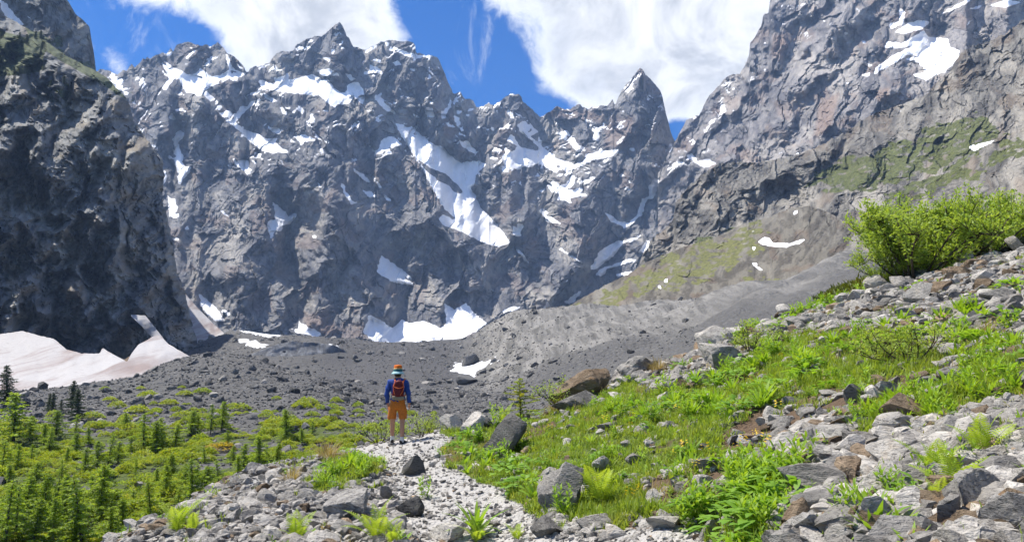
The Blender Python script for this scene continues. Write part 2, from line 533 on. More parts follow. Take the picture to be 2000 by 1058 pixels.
def tone_attrs(PX, PY, seed, ru):
    """streaky colour patches of the rock, in photo-pixel units on its own surface"""
    wx = PX + 12 * fbm(PX / 40, PY / 40, 3, seed + 51)
    wy = PY + 12 * fbm(PX / 40 + 20, PY / 40, 3, seed + 52)
    med = sstep(-.28, .34, fbm((wx + .6 * wy) / 22, (wy - .5 * wx) / 60, 5, seed + 53, .62))
    big = .62 * sstep(.05, .55, fbm(wx / 70, wy / 90, 4, seed + 54)) + .25 * sstep(.1, .5, fbm((wx - .8 * wy) / 12, wy / 34, 4, seed + 55, .6))
    rust = np.maximum(.7 * ru, .42 * sstep(.15, .6, fbm(wx / 60 + 7, wy / 45, 4, seed + 56)))
    return np.clip(med, 0, 1), np.clip(big, 0, .9), rust


# ------------------------------------------------------------------ valley terrain (35 m and beyond): height by bearing and distance
def P(y, px, py):
    return (y, CAMZ + pix_dir(px, py)[1] * y)


VAL = {
    -900: [(25, -12), (60, -12), (110, -8), (160, 10), (230, 40), (400, 90), (1500, 300)],
    -200: [(25, -12), (55, -12), (110, -9), (150, -6), (200, 0), (300, 20), (400, 35), (1500, 80)],
    0: [(25, -11), (40, -12.3), (57, -12), (80, -11), (110, -9), (150, -6.8), P(205, 0, 772), P(240, 0, 764), (300, 4), (400, 10), (1500, 30)],
    130: [(25, -11), (40, -12.3), (57, -12.2), (80, -11), (110, -9), (150, -6.5), P(215, 130, 752), (250, -6), (330, 4), (500, 8), (1500, 30)],
    235: [(25, -11), (40, -12.3), (57, -12.3), (80, -11), (110, -8.8), (150, -6), P(222, 235, 742), (250, -5), (330, 4), (500, 8), (1500, 30)],
    330: [(25, -10.5), (40, -12), (60, -12), (80, -10.8), (110, -8.8), (145, -6), (190, -2), P(250, 330, 706), (300, 2), (500, 8), (1500, 30)],
    420: [(25, -10), (40, -12), (60, -12), (80, -10.8), (110, -8.8), (140, -6.5), (195, -.5), P(258, 420, 684), (310, 4), P(420, 420, 704), P(600, 420, 655), (800, 40), (1500, 50)],
    470: [(25, -9.5), (40, -12), (60, -12), (80, -10.7), (110, -8.7), (140, -6.4), (192, -.8), P(252, 470, 694), (310, 2), P(420, 470, 706), P(470, 470, 684), P(600, 470, 646), (800, 42), (1500, 50)],
    520: [(25, -9), (40, -11.8), (60, -12), (82, -10.6), (110, -8.7), (140, -6.3), (190, -1.2), P(245, 520, 706), (300, 1), P(425, 520, 714), P(458, 520, 680), P(600, 520, 652), (800, 36), (1500, 50)],
    640: [(25, -8), (45, -11.5), (60, -11.8), (85, -10.5), (110, -8.5), (140, -6.2), (180, -3), P(225, 640, 744), (290, -4), (370, -5), P(425, 640, 724), P(458, 640, 674), P(600, 640, 658), (800, 30), (1500, 50)],
    740: [(25, -6), (45, -10), (60, -11), (85, -10.4), (110, -8.7), (150, -6.5), P(200, 740, 778), (280, -8), P(340, 740, 748), P(460, 740, 690), P(600, 740, 667), (800, 26), (1500, 50)],
    830: [(25, -4), (50, -9), (80, -10), (110, -8.5), (150, -6.8), P(210, 830, 778), P(290, 830, 762), P(390, 830, 722), P(500, 830, 684), P(600, 830, 669), (800, 30), (1500, 50)],
    910: [(25, -3), (50, -7.5), (80, -9), (150, -7), P(210, 910, 778), P(300, 910, 752), P(400, 910, 722), P(500, 910, 695), P(590, 910, 668), (800, 34), (1500, 50)],
    960: [(25, -3), (50, -7), (80, -8.5), (150, -7), P(230, 960, 768), P(310, 960, 738), P(390, 960, 703), P(470, 960, 664), P(600, 960, 622), (680, 40), (900, 45), (1500, 60)],
    1000: [(25, -2), (50, -6), (80, -8), (150, -6.5), P(240, 1000, 760), P(320, 1000, 722), P(400, 1000, 672), P(560, 1000, 603), (640, 40), (900, 50), (1500, 60)],
    1150: [(25, -1), (40, -2.5), (60, -5), (100, -5), P(170, 1150, 752), P(250, 1150, 704), P(330, 1150, 668), P(420, 1150, 630), P(500, 1150, 597), (580, 44), (900, 50), (1500, 60)],
    1300: [(25, 0), (40, -2), (60, -3), (100, -1), P(170, 1300, 706), P(250, 1300, 664), P(330, 1300, 620), P(420, 1300, 584), (500, 36), (900, 55), (1500, 70)],
    1450: [(25, 1), (40, 0), (60, 0), (100, 4), P(170, 1450, 650), P(250, 1450, 592), P(310, 1450, 553), (370, 33), (600, 50), (1500, 80)],
    1540: [(25, 2), (40, 0), (60, 1), (100, 6), P(170, 1540, 628), P(240, 1540, 575), P(290, 1540, 553), (350, 36), (600, 55), (1500, 90)],
    1640: [(25, 3), (40, 2), (60, 3), (100, 9), P(170, 1640, 590), P(240, 1640, 545), P(320, 1640, 500), (500, 70), (1500, 120)],
    1720: [(25, 4), (40, 3), (60, 5), (100, 13), P(170, 1720, 555), P(240, 1720, 528), P(310, 1720, 505), (500, 70), (1500, 130)],
    2000: [(25, 6), (40, 6), (60, 8), (100, 14), (170, 25), (250, 36), (400, 55), (1500, 150)],
    2600: [(25, 9), (40, 11), (60, 14), (100, 24), (170, 40), (250, 60), (400, 90), (1500, 250)],
}
_vpx = np.linspace(-900, 2600, 360)
_vly = np.linspace(math.log(20), math.log(1600), 260)


def _build_val():
    keys = sorted(VAL)
    rows = []
    for k in keys:
        ys = np.log([p[0] for p in VAL[k]])
        Zs = np.array([(p[1] - CAMZ) / p[0] for p in VAL[k]])
        rows.append(np.interp(_vly, ys, Zs))
    rows = np.array(rows)
    g = np.array([np.interp(_vpx, keys, rows[:, j]) for j in range(len(_vly))])     # (ly, px)
    for _ in range(8):
        p = np.pad(g, 1, mode='edge')
        g = (p[:-2, 1:-1] + p[2:, 1:-1] + p[1:-1, :-2] + p[1:-1, 2:] + 2 * p[1:-1, 1:-1]) / 6.0
    return g


_vg = _build_val()


def valley_z(x, y, detail=True):
    y = np.maximum(np.asarray(y, float), 20.5)
    x = np.asarray(x, float)
    px = 1000 + F * x / y
    a = np.clip((px - _vpx[0]) / (_vpx[1] - _vpx[0]), 0, len(_vpx) - 1.001)
    b = np.clip((np.log(y) - _vly[0]) / (_vly[1] - _vly[0]), 0, len(_vly) - 1.001)
    i, j = b.astype(int), a.astype(int)
    fi, fj = b - i, a - j
    Z = (_vg[i, j] * (1 - fi) * (1 - fj) + _vg[i + 1, j] * fi * (1 - fj) + _vg[i, j + 1] * (1 - fi) * fj + _vg[i + 1, j + 1] * fi * fj)
    z = CAMZ + Z * y
    if detail:
        amp = sstep(25, 70, y)
        far = sstep(120, 400, y)
        z = z + amp * (0.7 * fbm(x / 22, y / 22, 4, 5) + 0.25 * fbm(x / 4, y / 4, 3, 9)) + far * (1.6 - 1.1 * sstep(930, 1050, px)) * fbm(x / 55, y / 55, 4, 21)
        # erosion runnels on the lateral moraine
        lat = sstep(950, 1100, px) * sstep(150, 240, y)
        q = x * .75 + y * .66
        z = z + lat * (2.2 * ridged((x * .62 - y * .78) / 34, (x * .78 + y * .62) / 220, 4, 77, .55) + .5 * fbm(x / 9, y / 9, 3, 78))
    return z


# ------------------------------------------------------------------ near hillside (0-40 m)
_sx = np.array([-30, -12, -8, -6.4, -5.4, -3, -1, 0, 1, 2, 3.5, 5, 7, 10, 14, 20, 30, 45])
_sz = np.array([-24, -6.5, -2.4, -.75, -.3, 0, 0, .05, .35, .72, 1.22, 1.75, 2.42, 3.45, 4.85, 6.95, 10.4, 15.5])
_fx = np.linspace(-30, 45, 1500)
_fz = np.interp(_fx, _sx, _sz)
for _ in range(60):
    _fz[1:-1] = (_fz[:-2] + _fz[2:] + 2 * _fz[1:-1]) / 4


def near_z(x, y, detail=True):
    x = np.asarray(x, float)
    y = np.asarray(y, float)
    s = np.interp(x - .75 * sstep(19, 9, y) * sstep(-2.5, -4.5, x), _fx, _fz)
    w = np.interp(x, [-6.5, -3, -1, 8, 14, 22], [0, .15, .9, 1, .25, .05])
    s = s + 0.045 * np.clip(y - 9, 0, 40) * w
    yc = np.interp(x, [-9, -6, -3.3, 0, 4, 9, 14, 20, 30], [17, 21, 23.5, 22.5, 24, 26, 28.5, 31, 34])
    d = (y - yc) / 2.0
    roll = 2.0 * np.where(d > 20, d, np.log1p(np.exp(np.clip(d, -30, 20))))
    s = s - 0.62 * roll
    if detail:
        s = s + 0.13 * fbm(x / 2.6, y / 2.6, 3, 3) + 0.055 * fbm(x / .7, y / .7, 3, 8)
    return s


def ground_z(x, y):
    return np.maximum(near_z(x, y), valley_z(x, y))


def hit(px, py, ymin=2.5, ymax=900.0):
    """ground point for a photo pixel; a pixel just above a crest is carried down to it"""
    lim = 45 if (ymin < 30 and px > 640 and py > 440 and not (py < 770 and 860 < px < 960)) else ymax
    for k in range(60):
        p = hit1(px, py + 3 * k, ymin, ymax)
        if p is not None and p.y < lim:
            return p
    return p


def hit1(px, py, ymin=2.5, ymax=900.0):
    """first ground point along the ray of a photo pixel"""
    X, Z = pix_dir(px, py)
    ys = np.exp(np.linspace(math.log(ymin), math.log(ymax), 260))
    d = CAMZ + Z * ys - np.maximum(near_z(X * ys, ys, False), valley_z(X * ys, ys, False))
    k = np.nonzero(d <= 0)[0]
    if len(k) == 0:
        return None
    y = ys[max(k[0], 1)]
    ys = np.linspace(y * .93, y * 1.05, 26)
    g = ground_z(X * ys, ys)
    k = np.nonzero(CAMZ + Z * ys - g <= 0)[0]
    k = k[0] if len(k) else -1
    return Vector((X * ys[k], ys[k], float(g[k])))


# what covers the near slope, traced on the photo and carried to the ground
PATH = [[(640, 862), (720, 832), (800, 805), (855, 810), (868, 850), (858, 890), (885, 908), (945, 945), (1010, 988), (1085, 1028), (1200, 1062), (830, 1062), (765, 1010), (775, 960), (765, 915), (690, 885)],
        [(1190, 1062), (1230, 1030), (1330, 1035), (1400, 1062)]]
BANK = [[(200, 1100), (240, 1058), (400, 985), (520, 920), (640, 845), (720, 822), (850, 795), (862, 890), (1000, 990), (1250, 1062), (1250, 1200), (200, 1200)]]
BANKGREEN = [[(590, 955), (620, 915), (660, 885), (735, 882), (765, 905), (735, 932), (660, 960)], [(850, 1020), (900, 990), (925, 1030), (880, 1058)], [(560, 880), (640, 860), (640, 885), (590, 905)]]
RUBBLE = [[(1540, 1062), (1555, 965), (1600, 910), (1660, 860), (1800, 825), (2010, 790), (2010, 1062)],
          [(1370, 655), (1520, 590), (1700, 530), (2010, 440), (2010, 660), (1880, 640), (1850, 700), (1720, 640), (1560, 660), (1450, 665)],
          [(1090, 760), (1250, 690), (1380, 640), (1460, 690), (1330, 760), (1220, 745), (1130, 775)],
          [(1480, 900), (1560, 830), (1700, 815), (1660, 880), (1560, 930)], [(870, 830), (960, 770), (1060, 740), (1000, 800), (930, 830)]]
DIRT = [[(1390, 890), (1470, 800), (1620, 755), (1780, 730), (1900, 690), (1890, 750), (1720, 790), (1560, 855), (1420, 905)], [(1250, 960), (1330, 900), (1480, 905), (1440, 960), (1330, 985)],
        [(1030, 815), (1080, 805), (1075, 840), (1040, 860)], [(1180, 1062), (1230, 1015), (1420, 1030), (1440, 1062)]]
M_PATH, M_BANK, M_BGREEN = raster(PATH, 5), raster(BANK, 6), raster(BANKGREEN, 5)
M_RUB, M_DIRT = raster(RUBBLE, 7), raster(DIRT, 5)


def near_cover(x, y, z):
    px, py = to_pix(x, y, z)
    wx = 26 * fbm(x / 1.1, y / 1.1, 3, 41)
    wy = 14 * fbm(x / 1.1 + 9, y / 1.1, 3, 42)
    inside = (px > -80) & (px < 2080) & (py > 380) & (py < 1120)
    q = lambda m: sample(m, px + wx, py + wy)
    path, bank, bg, rub, dirt = q(M_PATH), q(M_BANK), q(M_BGREEN), q(M_RUB), q(M_DIRT)
    stone = np.clip(np.maximum(np.maximum(path, bank * (1 - .85 * bg)), rub), 0, 1)
    stone = np.maximum(stone, sstep(-3.4, -4.4, x) * (1 - bg))
    patch = fbm(x / 1.6, y / 1.6, 3, 51)
    stone = np.where(inside, stone, sstep(-.1, .25, patch) * (x > -5.5) + (x <= -5.5))
    stone = np.clip(stone - .45 * sstep(.15, .45, patch) * (1 - path) * (stone > .3) * (1 - bank), 0, 1)
    return dict(path=path, bank=bank, stone=stone, dirt=np.clip(dirt + .5 * sstep(.25, .5, fbm(x / 1.3, y / 1.3, 3, 61)) * (1 - stone), 0, 1))


def build_hillside():
    nr, nc = 290, 480
    ly = np.exp(np.linspace(math.log(1.2), math.log(52), nr))
    X = np.concatenate([np.linspace(-1.6, -.78, 40), np.linspace(-.77, .77, 400), np.linspace(.79, 1.7, 40)])
    Yg, Xg = np.meshgrid(ly, X, indexing='ij')
    x, y = Xg * Yg, Yg
    z = near_z(x, y)
    cv = near_cover(x.ravel(), y.ravel(), z.ravel())
    v = np.stack([x, y, z], -1).reshape(-1, 3)
    m, n, l, b, out = new_mat('hillside_soil')
    g = n.new('ShaderNodeNewGeometry').outputs['Position']
    n1 = noise_node(n, l, g, 3.0, 4, .65)
    n2 = noise_node(n, l, g, 22.0, 3, .7)
    vo = n.new('ShaderNodeTexVoronoi')
    vo.inputs['Scale'].default_value = 17
    l.new(g, vo.inputs['Vector'])
    vo2 = n.new('ShaderNodeTexVoronoi')
    vo2.inputs['Scale'].default_value = 46
    l.new(g, vo2.inputs['Vector'])
    stone = mix_col(n, l, vo.outputs['Color'], (.25, .25, .245), (.40, .395, .38))
    stone = mix_col(n, l, maprange(n, l, n2, .4, .7), stone, (.30, .29, .27))
    stone = mix_col(n, l, math_node(n, l, 'MULTIPLY', attr(n, 'path'), .75), stone, mix_col(n, l, n2, (.36, .34, .31), (.52, .49, .445)))
    soil = mix_col(n, l, n2, (.055, .036, .022), (.17, .115, .075))
    turf = mix_col(n, l, n1, (.05, .085, .016), (.14, .18, .04))
    turf = mix_col(n, l, maprange(n, l, n2, .5, .7, 0, .45), turf, (.16, .12, .06))
    c = mix_col(n, l, maprange(n, l, math_node(n, l, 'ADD', attr(n, 'dirt'), math_node(n, l, 'SUBTRACT', n1, .5)), .35, .6), turf, soil)
    c = mix_col(n, l, maprange(n, l, math_node(n, l, 'ADD', attr(n, 'stone'), math_node(n, l, 'MULTIPLY', math_node(n, l, 'SUBTRACT', n1, .5), 1.2)), .4, .6), c, stone)
    l.new(c, b.inputs['Base Color'])
    hgt = math_node(n, l, 'ADD', math_node(n, l, 'MULTIPLY', vo.outputs['Distance'], -.8), math_node(n, l, 'MULTIPLY', vo2.outputs['Distance'], -.35))
    hgt = math_node(n, l, 'ADD', hgt, math_node(n, l, 'MULTIPLY', n2, .5))
    l.new(bump_node(n, l, hgt, 0.9, .05), b.inputs['Normal'])
    me = mesh_np('hillside', v, grid_faces(nr, nc), [m], True, dict(stone=cv['stone'], dirt=cv['dirt'], path=cv['path']))
    tag(add_obj('hillside', me), 'stony grassy hillside with the footpath in front', 'hillside', kind='structure')


def build_valley():
    nr, nc = 310, 480
    ly = np.exp(np.linspace(math.log(21), math.log(1500), nr))
    X = np.concatenate([np.linspace(-1.4, -.76, 30), np.linspace(-.75, .6, 420), np.linspace(.62, 1.4, 30)])
    Yg, Xg = np.meshgrid(ly, X, indexing='ij')
    x, y = Xg * Yg, Yg
    z = valley_z(x, y)
    px, py = to_pix(x.ravel(), y.ravel(), z.ravel())
    xr, yr = x.ravel(), y.ravel()
    wob = 8 * fbm(xr / 20, yr / 20, 3, 71)
    sn = sample(M_GSNOW, px + 9 * fbm(xr / 9, yr / 14, 4, 72), py + 5 * fbm(xr / 9 + 7, yr / 14, 4, 73))
    sn = np.where((py > 560) & (yr > 200), sn, 0)
    lat = sstep(870, 990, px + 20 * fbm(xr / 40, yr / 40, 3, 88)) * sstep(210, 300, yr + 60 * fbm(xr / 50, yr / 50, 2, 81))
    green = sstep(150, 105, yr + 38 * fbm(xr / 26, yr / 26, 3, 91)) * (.62 + .8 * fbm(xr / 9, yr / 9, 4, 92))
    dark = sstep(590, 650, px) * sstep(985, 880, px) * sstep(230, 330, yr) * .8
    m, n, l, b, out = new_mat('valley_debris')
    g = n.new('ShaderNodeNewGeometry').outputs['Position']
    n1 = noise_node(n, l, g, .06, 4, .65, .2)
    n2 = noise_node(n, l, g, .9, 4, .75)
    vo = n.new('ShaderNodeTexVoronoi')
    vo.inputs['Scale'].default_value = .85
    l.new(g, vo.inputs['Vector'])
    grey = mix_col(n, l, n2, (.066, .064, .062), (.145, .14, .133))
    grey = mix_col(n, l, maprange(n, l, vo.outputs['Color'], .6, 1.0, 0, .5), grey, (.20, .195, .185))
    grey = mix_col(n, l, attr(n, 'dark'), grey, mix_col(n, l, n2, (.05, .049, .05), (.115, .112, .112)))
    n3 = noise_node(n, l, mapped(n, l, g, (.20, .022, .05), (0, 0, -.9)), 1.0, 4, .7, .5)
    mor = mix_col(n, l, maprange(n, l, n3, .35, .65), (.10, .096, .088), (.235, .224, .205))
    mor = mix_col(n, l, maprange(n, l, n2, .5, .75, 0, .5), mor, (.26, .25, .23))
    c = mix_col(n, l, attr(n, 'lateral'), grey, mor)
    turf = mix_col(n, l, n2, (.035, .055, .012), (.13, .16, .035))
    gr = math_node(n, l, 'ADD', attr(n, 'green'), math_node(n, l, 'SUBTRACT', n2, .5))
    c = mix_col(n, l, maprange(n, l, gr, .40, .58), c, turf)
    sf = maprange(n, l, math_node(n, l, 'ADD', attr(n, 'snow'), math_node(n, l, 'MULTIPLY', math_node(n, l, 'SUBTRACT', n2, .5), .6)), .42, .55)
    c = mix_col(n, l, sf, c, (.82, .83, .85))
    l.new(c, b.inputs['Base Color'])
    hgt = math_node(n, l, 'ADD', math_node(n, l, 'MULTIPLY', vo.outputs['Distance'], -.7), n2)
    hgt = math_node(n, l, 'MULTIPLY', hgt, math_node(n, l, 'SUBTRACT', 1.0, math_node(n, l, 'MULTIPLY', sf, .95)))
    st = math_node(n, l, 'SUBTRACT', 1.0, math_node(n, l, 'MULTIPLY', attr(n, 'lateral'), .35))
    l.new(bump_node(n, l, math_node(n, l, 'MULTIPLY', hgt, st), .9, .9), b.inputs['Normal'])
    v = np.stack([x, y, z], -1).reshape(-1, 3)
    me = mesh_np('valley_floor', v, grid_faces(nr, nc), [m], True, dict(snow=sn, lateral=lat, green=np.clip(green, 0, 1), dark=dark))
    tag(add_obj('valley_floor', me), 'grey valley floor with rubble moraines and green scrub', 'valley', kind='structure')


# ------------------------------------------------------------------ mountain faces: bearing x height grids with their own distance and relief
def seg_dist(px, py, line):
    d = np.full(px.shape, 1e9)
    for (xa, ya), (xb, yb) in zip(line[:-1], line[1:]):
        vx, vy = xb - xa, yb - ya
        t = np.clip(((px - xa) * vx + (py - ya) * vy) / (vx * vx + vy * vy), 0, 1)
        d = np.minimum(d, np.hypot(px - xa - t * vx, py - ya - t * vy))
    return d


def relief(name, x0, x1, nc, nr, sky, base, depth_b, depth_t, mat, spurs=(), gullies=(), amp=1.0, wave=110.0, ledge=1.0, jag=2.0, seed=0,
           g_pow=1.0, lean=0.35, smooth=False, snow_on=True, label=None, kind='structure', auto_snow=0.0, back=1.0, rough=1.0, extra=None, bench=1.1):
    pxs = np.linspace(x0, x1, nc)
    t = np.linspace(0, 1, nr)
    PX, T = np.meshgrid(pxs, t)
    sk = np.interp(pxs, [p[0] for p in sky], [p[1] for p in sky])
    jg = jag * (fbm(pxs / 11, pxs * 0, 4, seed + 1, .6))
    bs = np.interp(pxs, [p[0] for p in base], [p[1] for p in base])
    PY = bs[None, :] + (sk - bs)[None, :] * T + jg[None, :] * T ** 14
    db = np.interp(pxs, [p[0] for p in depth_b], [p[1] for p in depth_b])
    dt = np.interp(pxs, [p[0] for p in depth_t], [p[1] for p in depth_t])
    D = db[None, :] + (dt - db)[None, :] * T ** g_pow
    msnow = sample(M_SNOW_SOFT, PX, PY) if snow_on else np.zeros_like(PX)
    damp = 1 - .82 * msnow
    # warped coordinates, so that ribs and gullies meander
    wx = PX + 16 * fbm(PX / 70, PY / 70, 4, seed + 2)
    wy = PY + 16 * fbm(PX / 70 + 40, PY / 70, 4, seed + 3)
    mpp = D / F                                    # metres for one photo pixel at this distance
    off = np.zeros_like(D)
    for line, a, w in spurs:
        d = seg_dist(wx, wy, line)
        off -= a * np.clip(1 - d / w, 0, 1) ** 1.15
    for line, a, w in gullies:
        d = seg_dist(wx, wy, line)
        off += a * np.clip(1 - d / w, 0, 1) ** 1.1
    off *= 1 - .6 * sample(M_BENCH, PX, PY) if snow_on else 1.0
    lx = wx + lean * wy
    big = ridged(lx / wave, wy / (wave * 1.9), 2, seed + 4) - .9
    med = ridged((wx - .5 * wy) / (wave * .34), wy / (wave * .95), 3, seed + 5, .5) - .9
    fin = ridged((wx + .7 * wy) / (wave * .12), (wy - .2 * wx) / (wave * .16), 4, seed + 6, .62) - .9
    vf = max(wave * .035, 3.2 * (x1 - x0) / nc)
    vfn = fbm(wx / vf, wy / (vf * 1.4), 2, seed + 9, .6)
    crag = .45 + .75 * sstep(-.3, .4, fbm(PX / 55, PY / 55, 3, seed + 14))        # smoother walls and rougher spurs alternate
    off -= amp * wave * mpp * (0.34 * big * (.35 + .65 * damp) + crag * damp * rough * (0.075 * med + 0.022 * fin + .012 * vfn))
    rx, ry = wx * .93 + wy * .37, wy * .93 - wx * .37
    for k, (cs_, tl) in enumerate(((.46, .62), (.20, .60), (.085, .55))):
        cw = max(cs_ * wave, 3.0 * (x1 - x0) / nc)
        off -= amp * cw * mpp * facets(rx / cw, ry / (cw * 1.9), seed + 80 + k, tl) * (.4 + .6 * damp if k == 0 else damp) * (.6 + .5 * crag)
    # joints and cracks
    for k, (ax, ay, sc) in enumerate(((1, .45, .42), (.8, -.75, .30), (.25, 1, .55))):
        cn = perlin((wx * ax + wy * ay) / (wave * sc), (wy * ax - wx * ay) / (wave * sc * 3.2), seed + 70 + k)
        off += amp * .03 * wave * mpp * np.exp(-(cn / .055) ** 2) * damp
    # ledges: steep risers and flat treads, tilted like the strata
    for wl_, k, sl in ((wave * .34, .13, .45), (wave * .13, .075, -.5)):
        q = (PY + sl * PX + 34 * fbm(PX / 75, PY / 75, 5, seed + 7)) / wl_
        fr = q - np.floor(q)
        off -= ledge * k * wl_ * mpp * (np.where(fr < .75, fr / .75, (1 - fr) / .25) - .5) * 2.2 * damp * sstep(-.1, .5, fbm(PX / 33, PY / 33, 3, seed + 15 + int(wl_)))
    if snow_on:
        e = (sample(M_BENCH, PX, PY) - .0) * np.abs(np.gradient(PY, axis=0)) * mpp
        cs = np.cumsum(e, axis=0)
        D = D + bench * (cs - cs[-1:] * T)
    D = D + off * sstep(0, .04, T)
    Xr, Zr = pix_dir(PX, PY)
    V = np.stack([Xr * D, D, CAMZ + Zr * D], -1)
    sn = sample(M_SNOW, PX + 2.2 * fbm(PX / 9, PY / 9, 3, seed + 11), PY + 1.6 * fbm(PX / 9, PY / 9 + 50, 3, seed + 12)) if snow_on else np.zeros_like(PX)
    if auto_snow:
        gy, gx = np.gradient(V[..., 2], axis=0), np.gradient(D, axis=0)
        flat = np.clip(gx / np.maximum(np.abs(gy), .2), -2, 3)
        flat = (flat[:-2] + 2 * flat[1:-1] + flat[2:]) / 4
        flat = np.pad(flat, ((1, 1), (0, 0)), mode='edge')
        nz = fbm(PX / 26, PY / 26, 4, seed + 13)
        au = sstep(1.62, 2.1, flat + nz * 1.2 + 1.5 * auto_snow * (T - .6))
        sn = np.maximum(sn, au * .62 * sstep(.45, .75, T))
    gr = sample(M_GREEN, PX + 34 * fbm(PX / 45, PY / 30, 4, seed + 61), PY + 16 * fbm(PX / 45 + 9, PY / 30, 4, seed + 62))
    gr = np.clip(gr * (.85 + .8 * fbm((PX + PY) / 17, PY / 9, 4, seed + 63, .6)), 0, 1)
    ru = sample(M_RUST, PX, PY)
    if extra is not None:
        gr, sn = extra(PX, PY, T, gr, sn)
    # the far side of the crest
    rows = [V]
    med_a, big_a, ru = tone_attrs(PX, PY, seed, ru)
    A = [sn, gr, ru, med_a, big_a]
    crest = V[-1]
    for d, dz in ((.012, -.004), (.05, -.03), (.16, -.13), (.34, -.33)):
        nb = crest.copy()
        nb[:, :2] *= (1 + d * back)
        nb[:, 2] += dz * back * crest[:, 1] + 8 * d * perlin(pxs / 13, pxs * 0 + d * 50, seed) * mpp[-1]
        rows.append(nb[None])
    V = np.concatenate(rows, 0)
    A = [np.concatenate([a] + [a[-1:]] * 4, 0) for a in A]
    nr2 = V.shape[0]
    me = mesh_np(name, V.reshape(-1, 3), grid_faces(nr2, nc), [mat], smooth, dict(snow=A[0], green=A[1], rust=A[2], med=A[3], big=A[4]))
    o = add_obj(name, me)
    tag(o, label, None, kind=kind)
    return o


CENTRAL_SKY = [(150,150),(190,140),(200,134),(214,139),(229,147),(240,137),(248,137),(257,125),(263,132),(272,126),(279,113),(284,116),(288,111),(292,115),(305,108),(318,103),(326,104),(333,95),(338,100),(345,90),(358,82),(375,84),(386,88),(395,90),(403,88),(411,91),(426,83),(433,90),(442,101),(455,110),(466,118),(476,130),(480,140),(485,141),(490,133),(498,129),(505,131),(525,123),(531,117),(540,104),(550,100),(562,101),(573,99),(580,88),(600,76),(618,70),(628,72),(640,62),(650,53),(655,47),(662,45),(669,50),(674,62),(677,71),(681,73),(686,83),(690,91),(700,94),(713,98),(725,91),(740,85),(752,80),(765,78),(780,81),(795,81),(806,83),(811,88),(813,104),(830,107),(842,108),(853,113),(860,121),(864,134),(870,146),(875,160),(881,172),(885,184),(890,183),(899,179),(905,190),(915,194),(925,197),(930,208),(936,210),(944,208),(950,203),(955,199),(958,205),(968,204),(978,197),(990,187),(1001,183),(1013,184),(1019,190),(1021,199),(1030,205),(1042,217),(1055,229),(1066,222),(1080,215),(1088,207),(1095,210),(1105,215),(1115,212),(1125,206),(1133,203),(1138,210),(1148,212),(1157,209),(1168,209),(1178,206),(1187,206),(1192,202),(1196,193),(1200,204),(1203,202),(1208,190),(1215,175),(1222,166),(1230,158),(1240,145),(1251,133),(1256,137),(1262,146),(1269,154),(1278,163),(1288,175),(1293,185),(1296,200),(1300,218),(1306,240),(1310,258),(1314,268),(1320,277),(1345,292),(1420,330),(1480,360)]


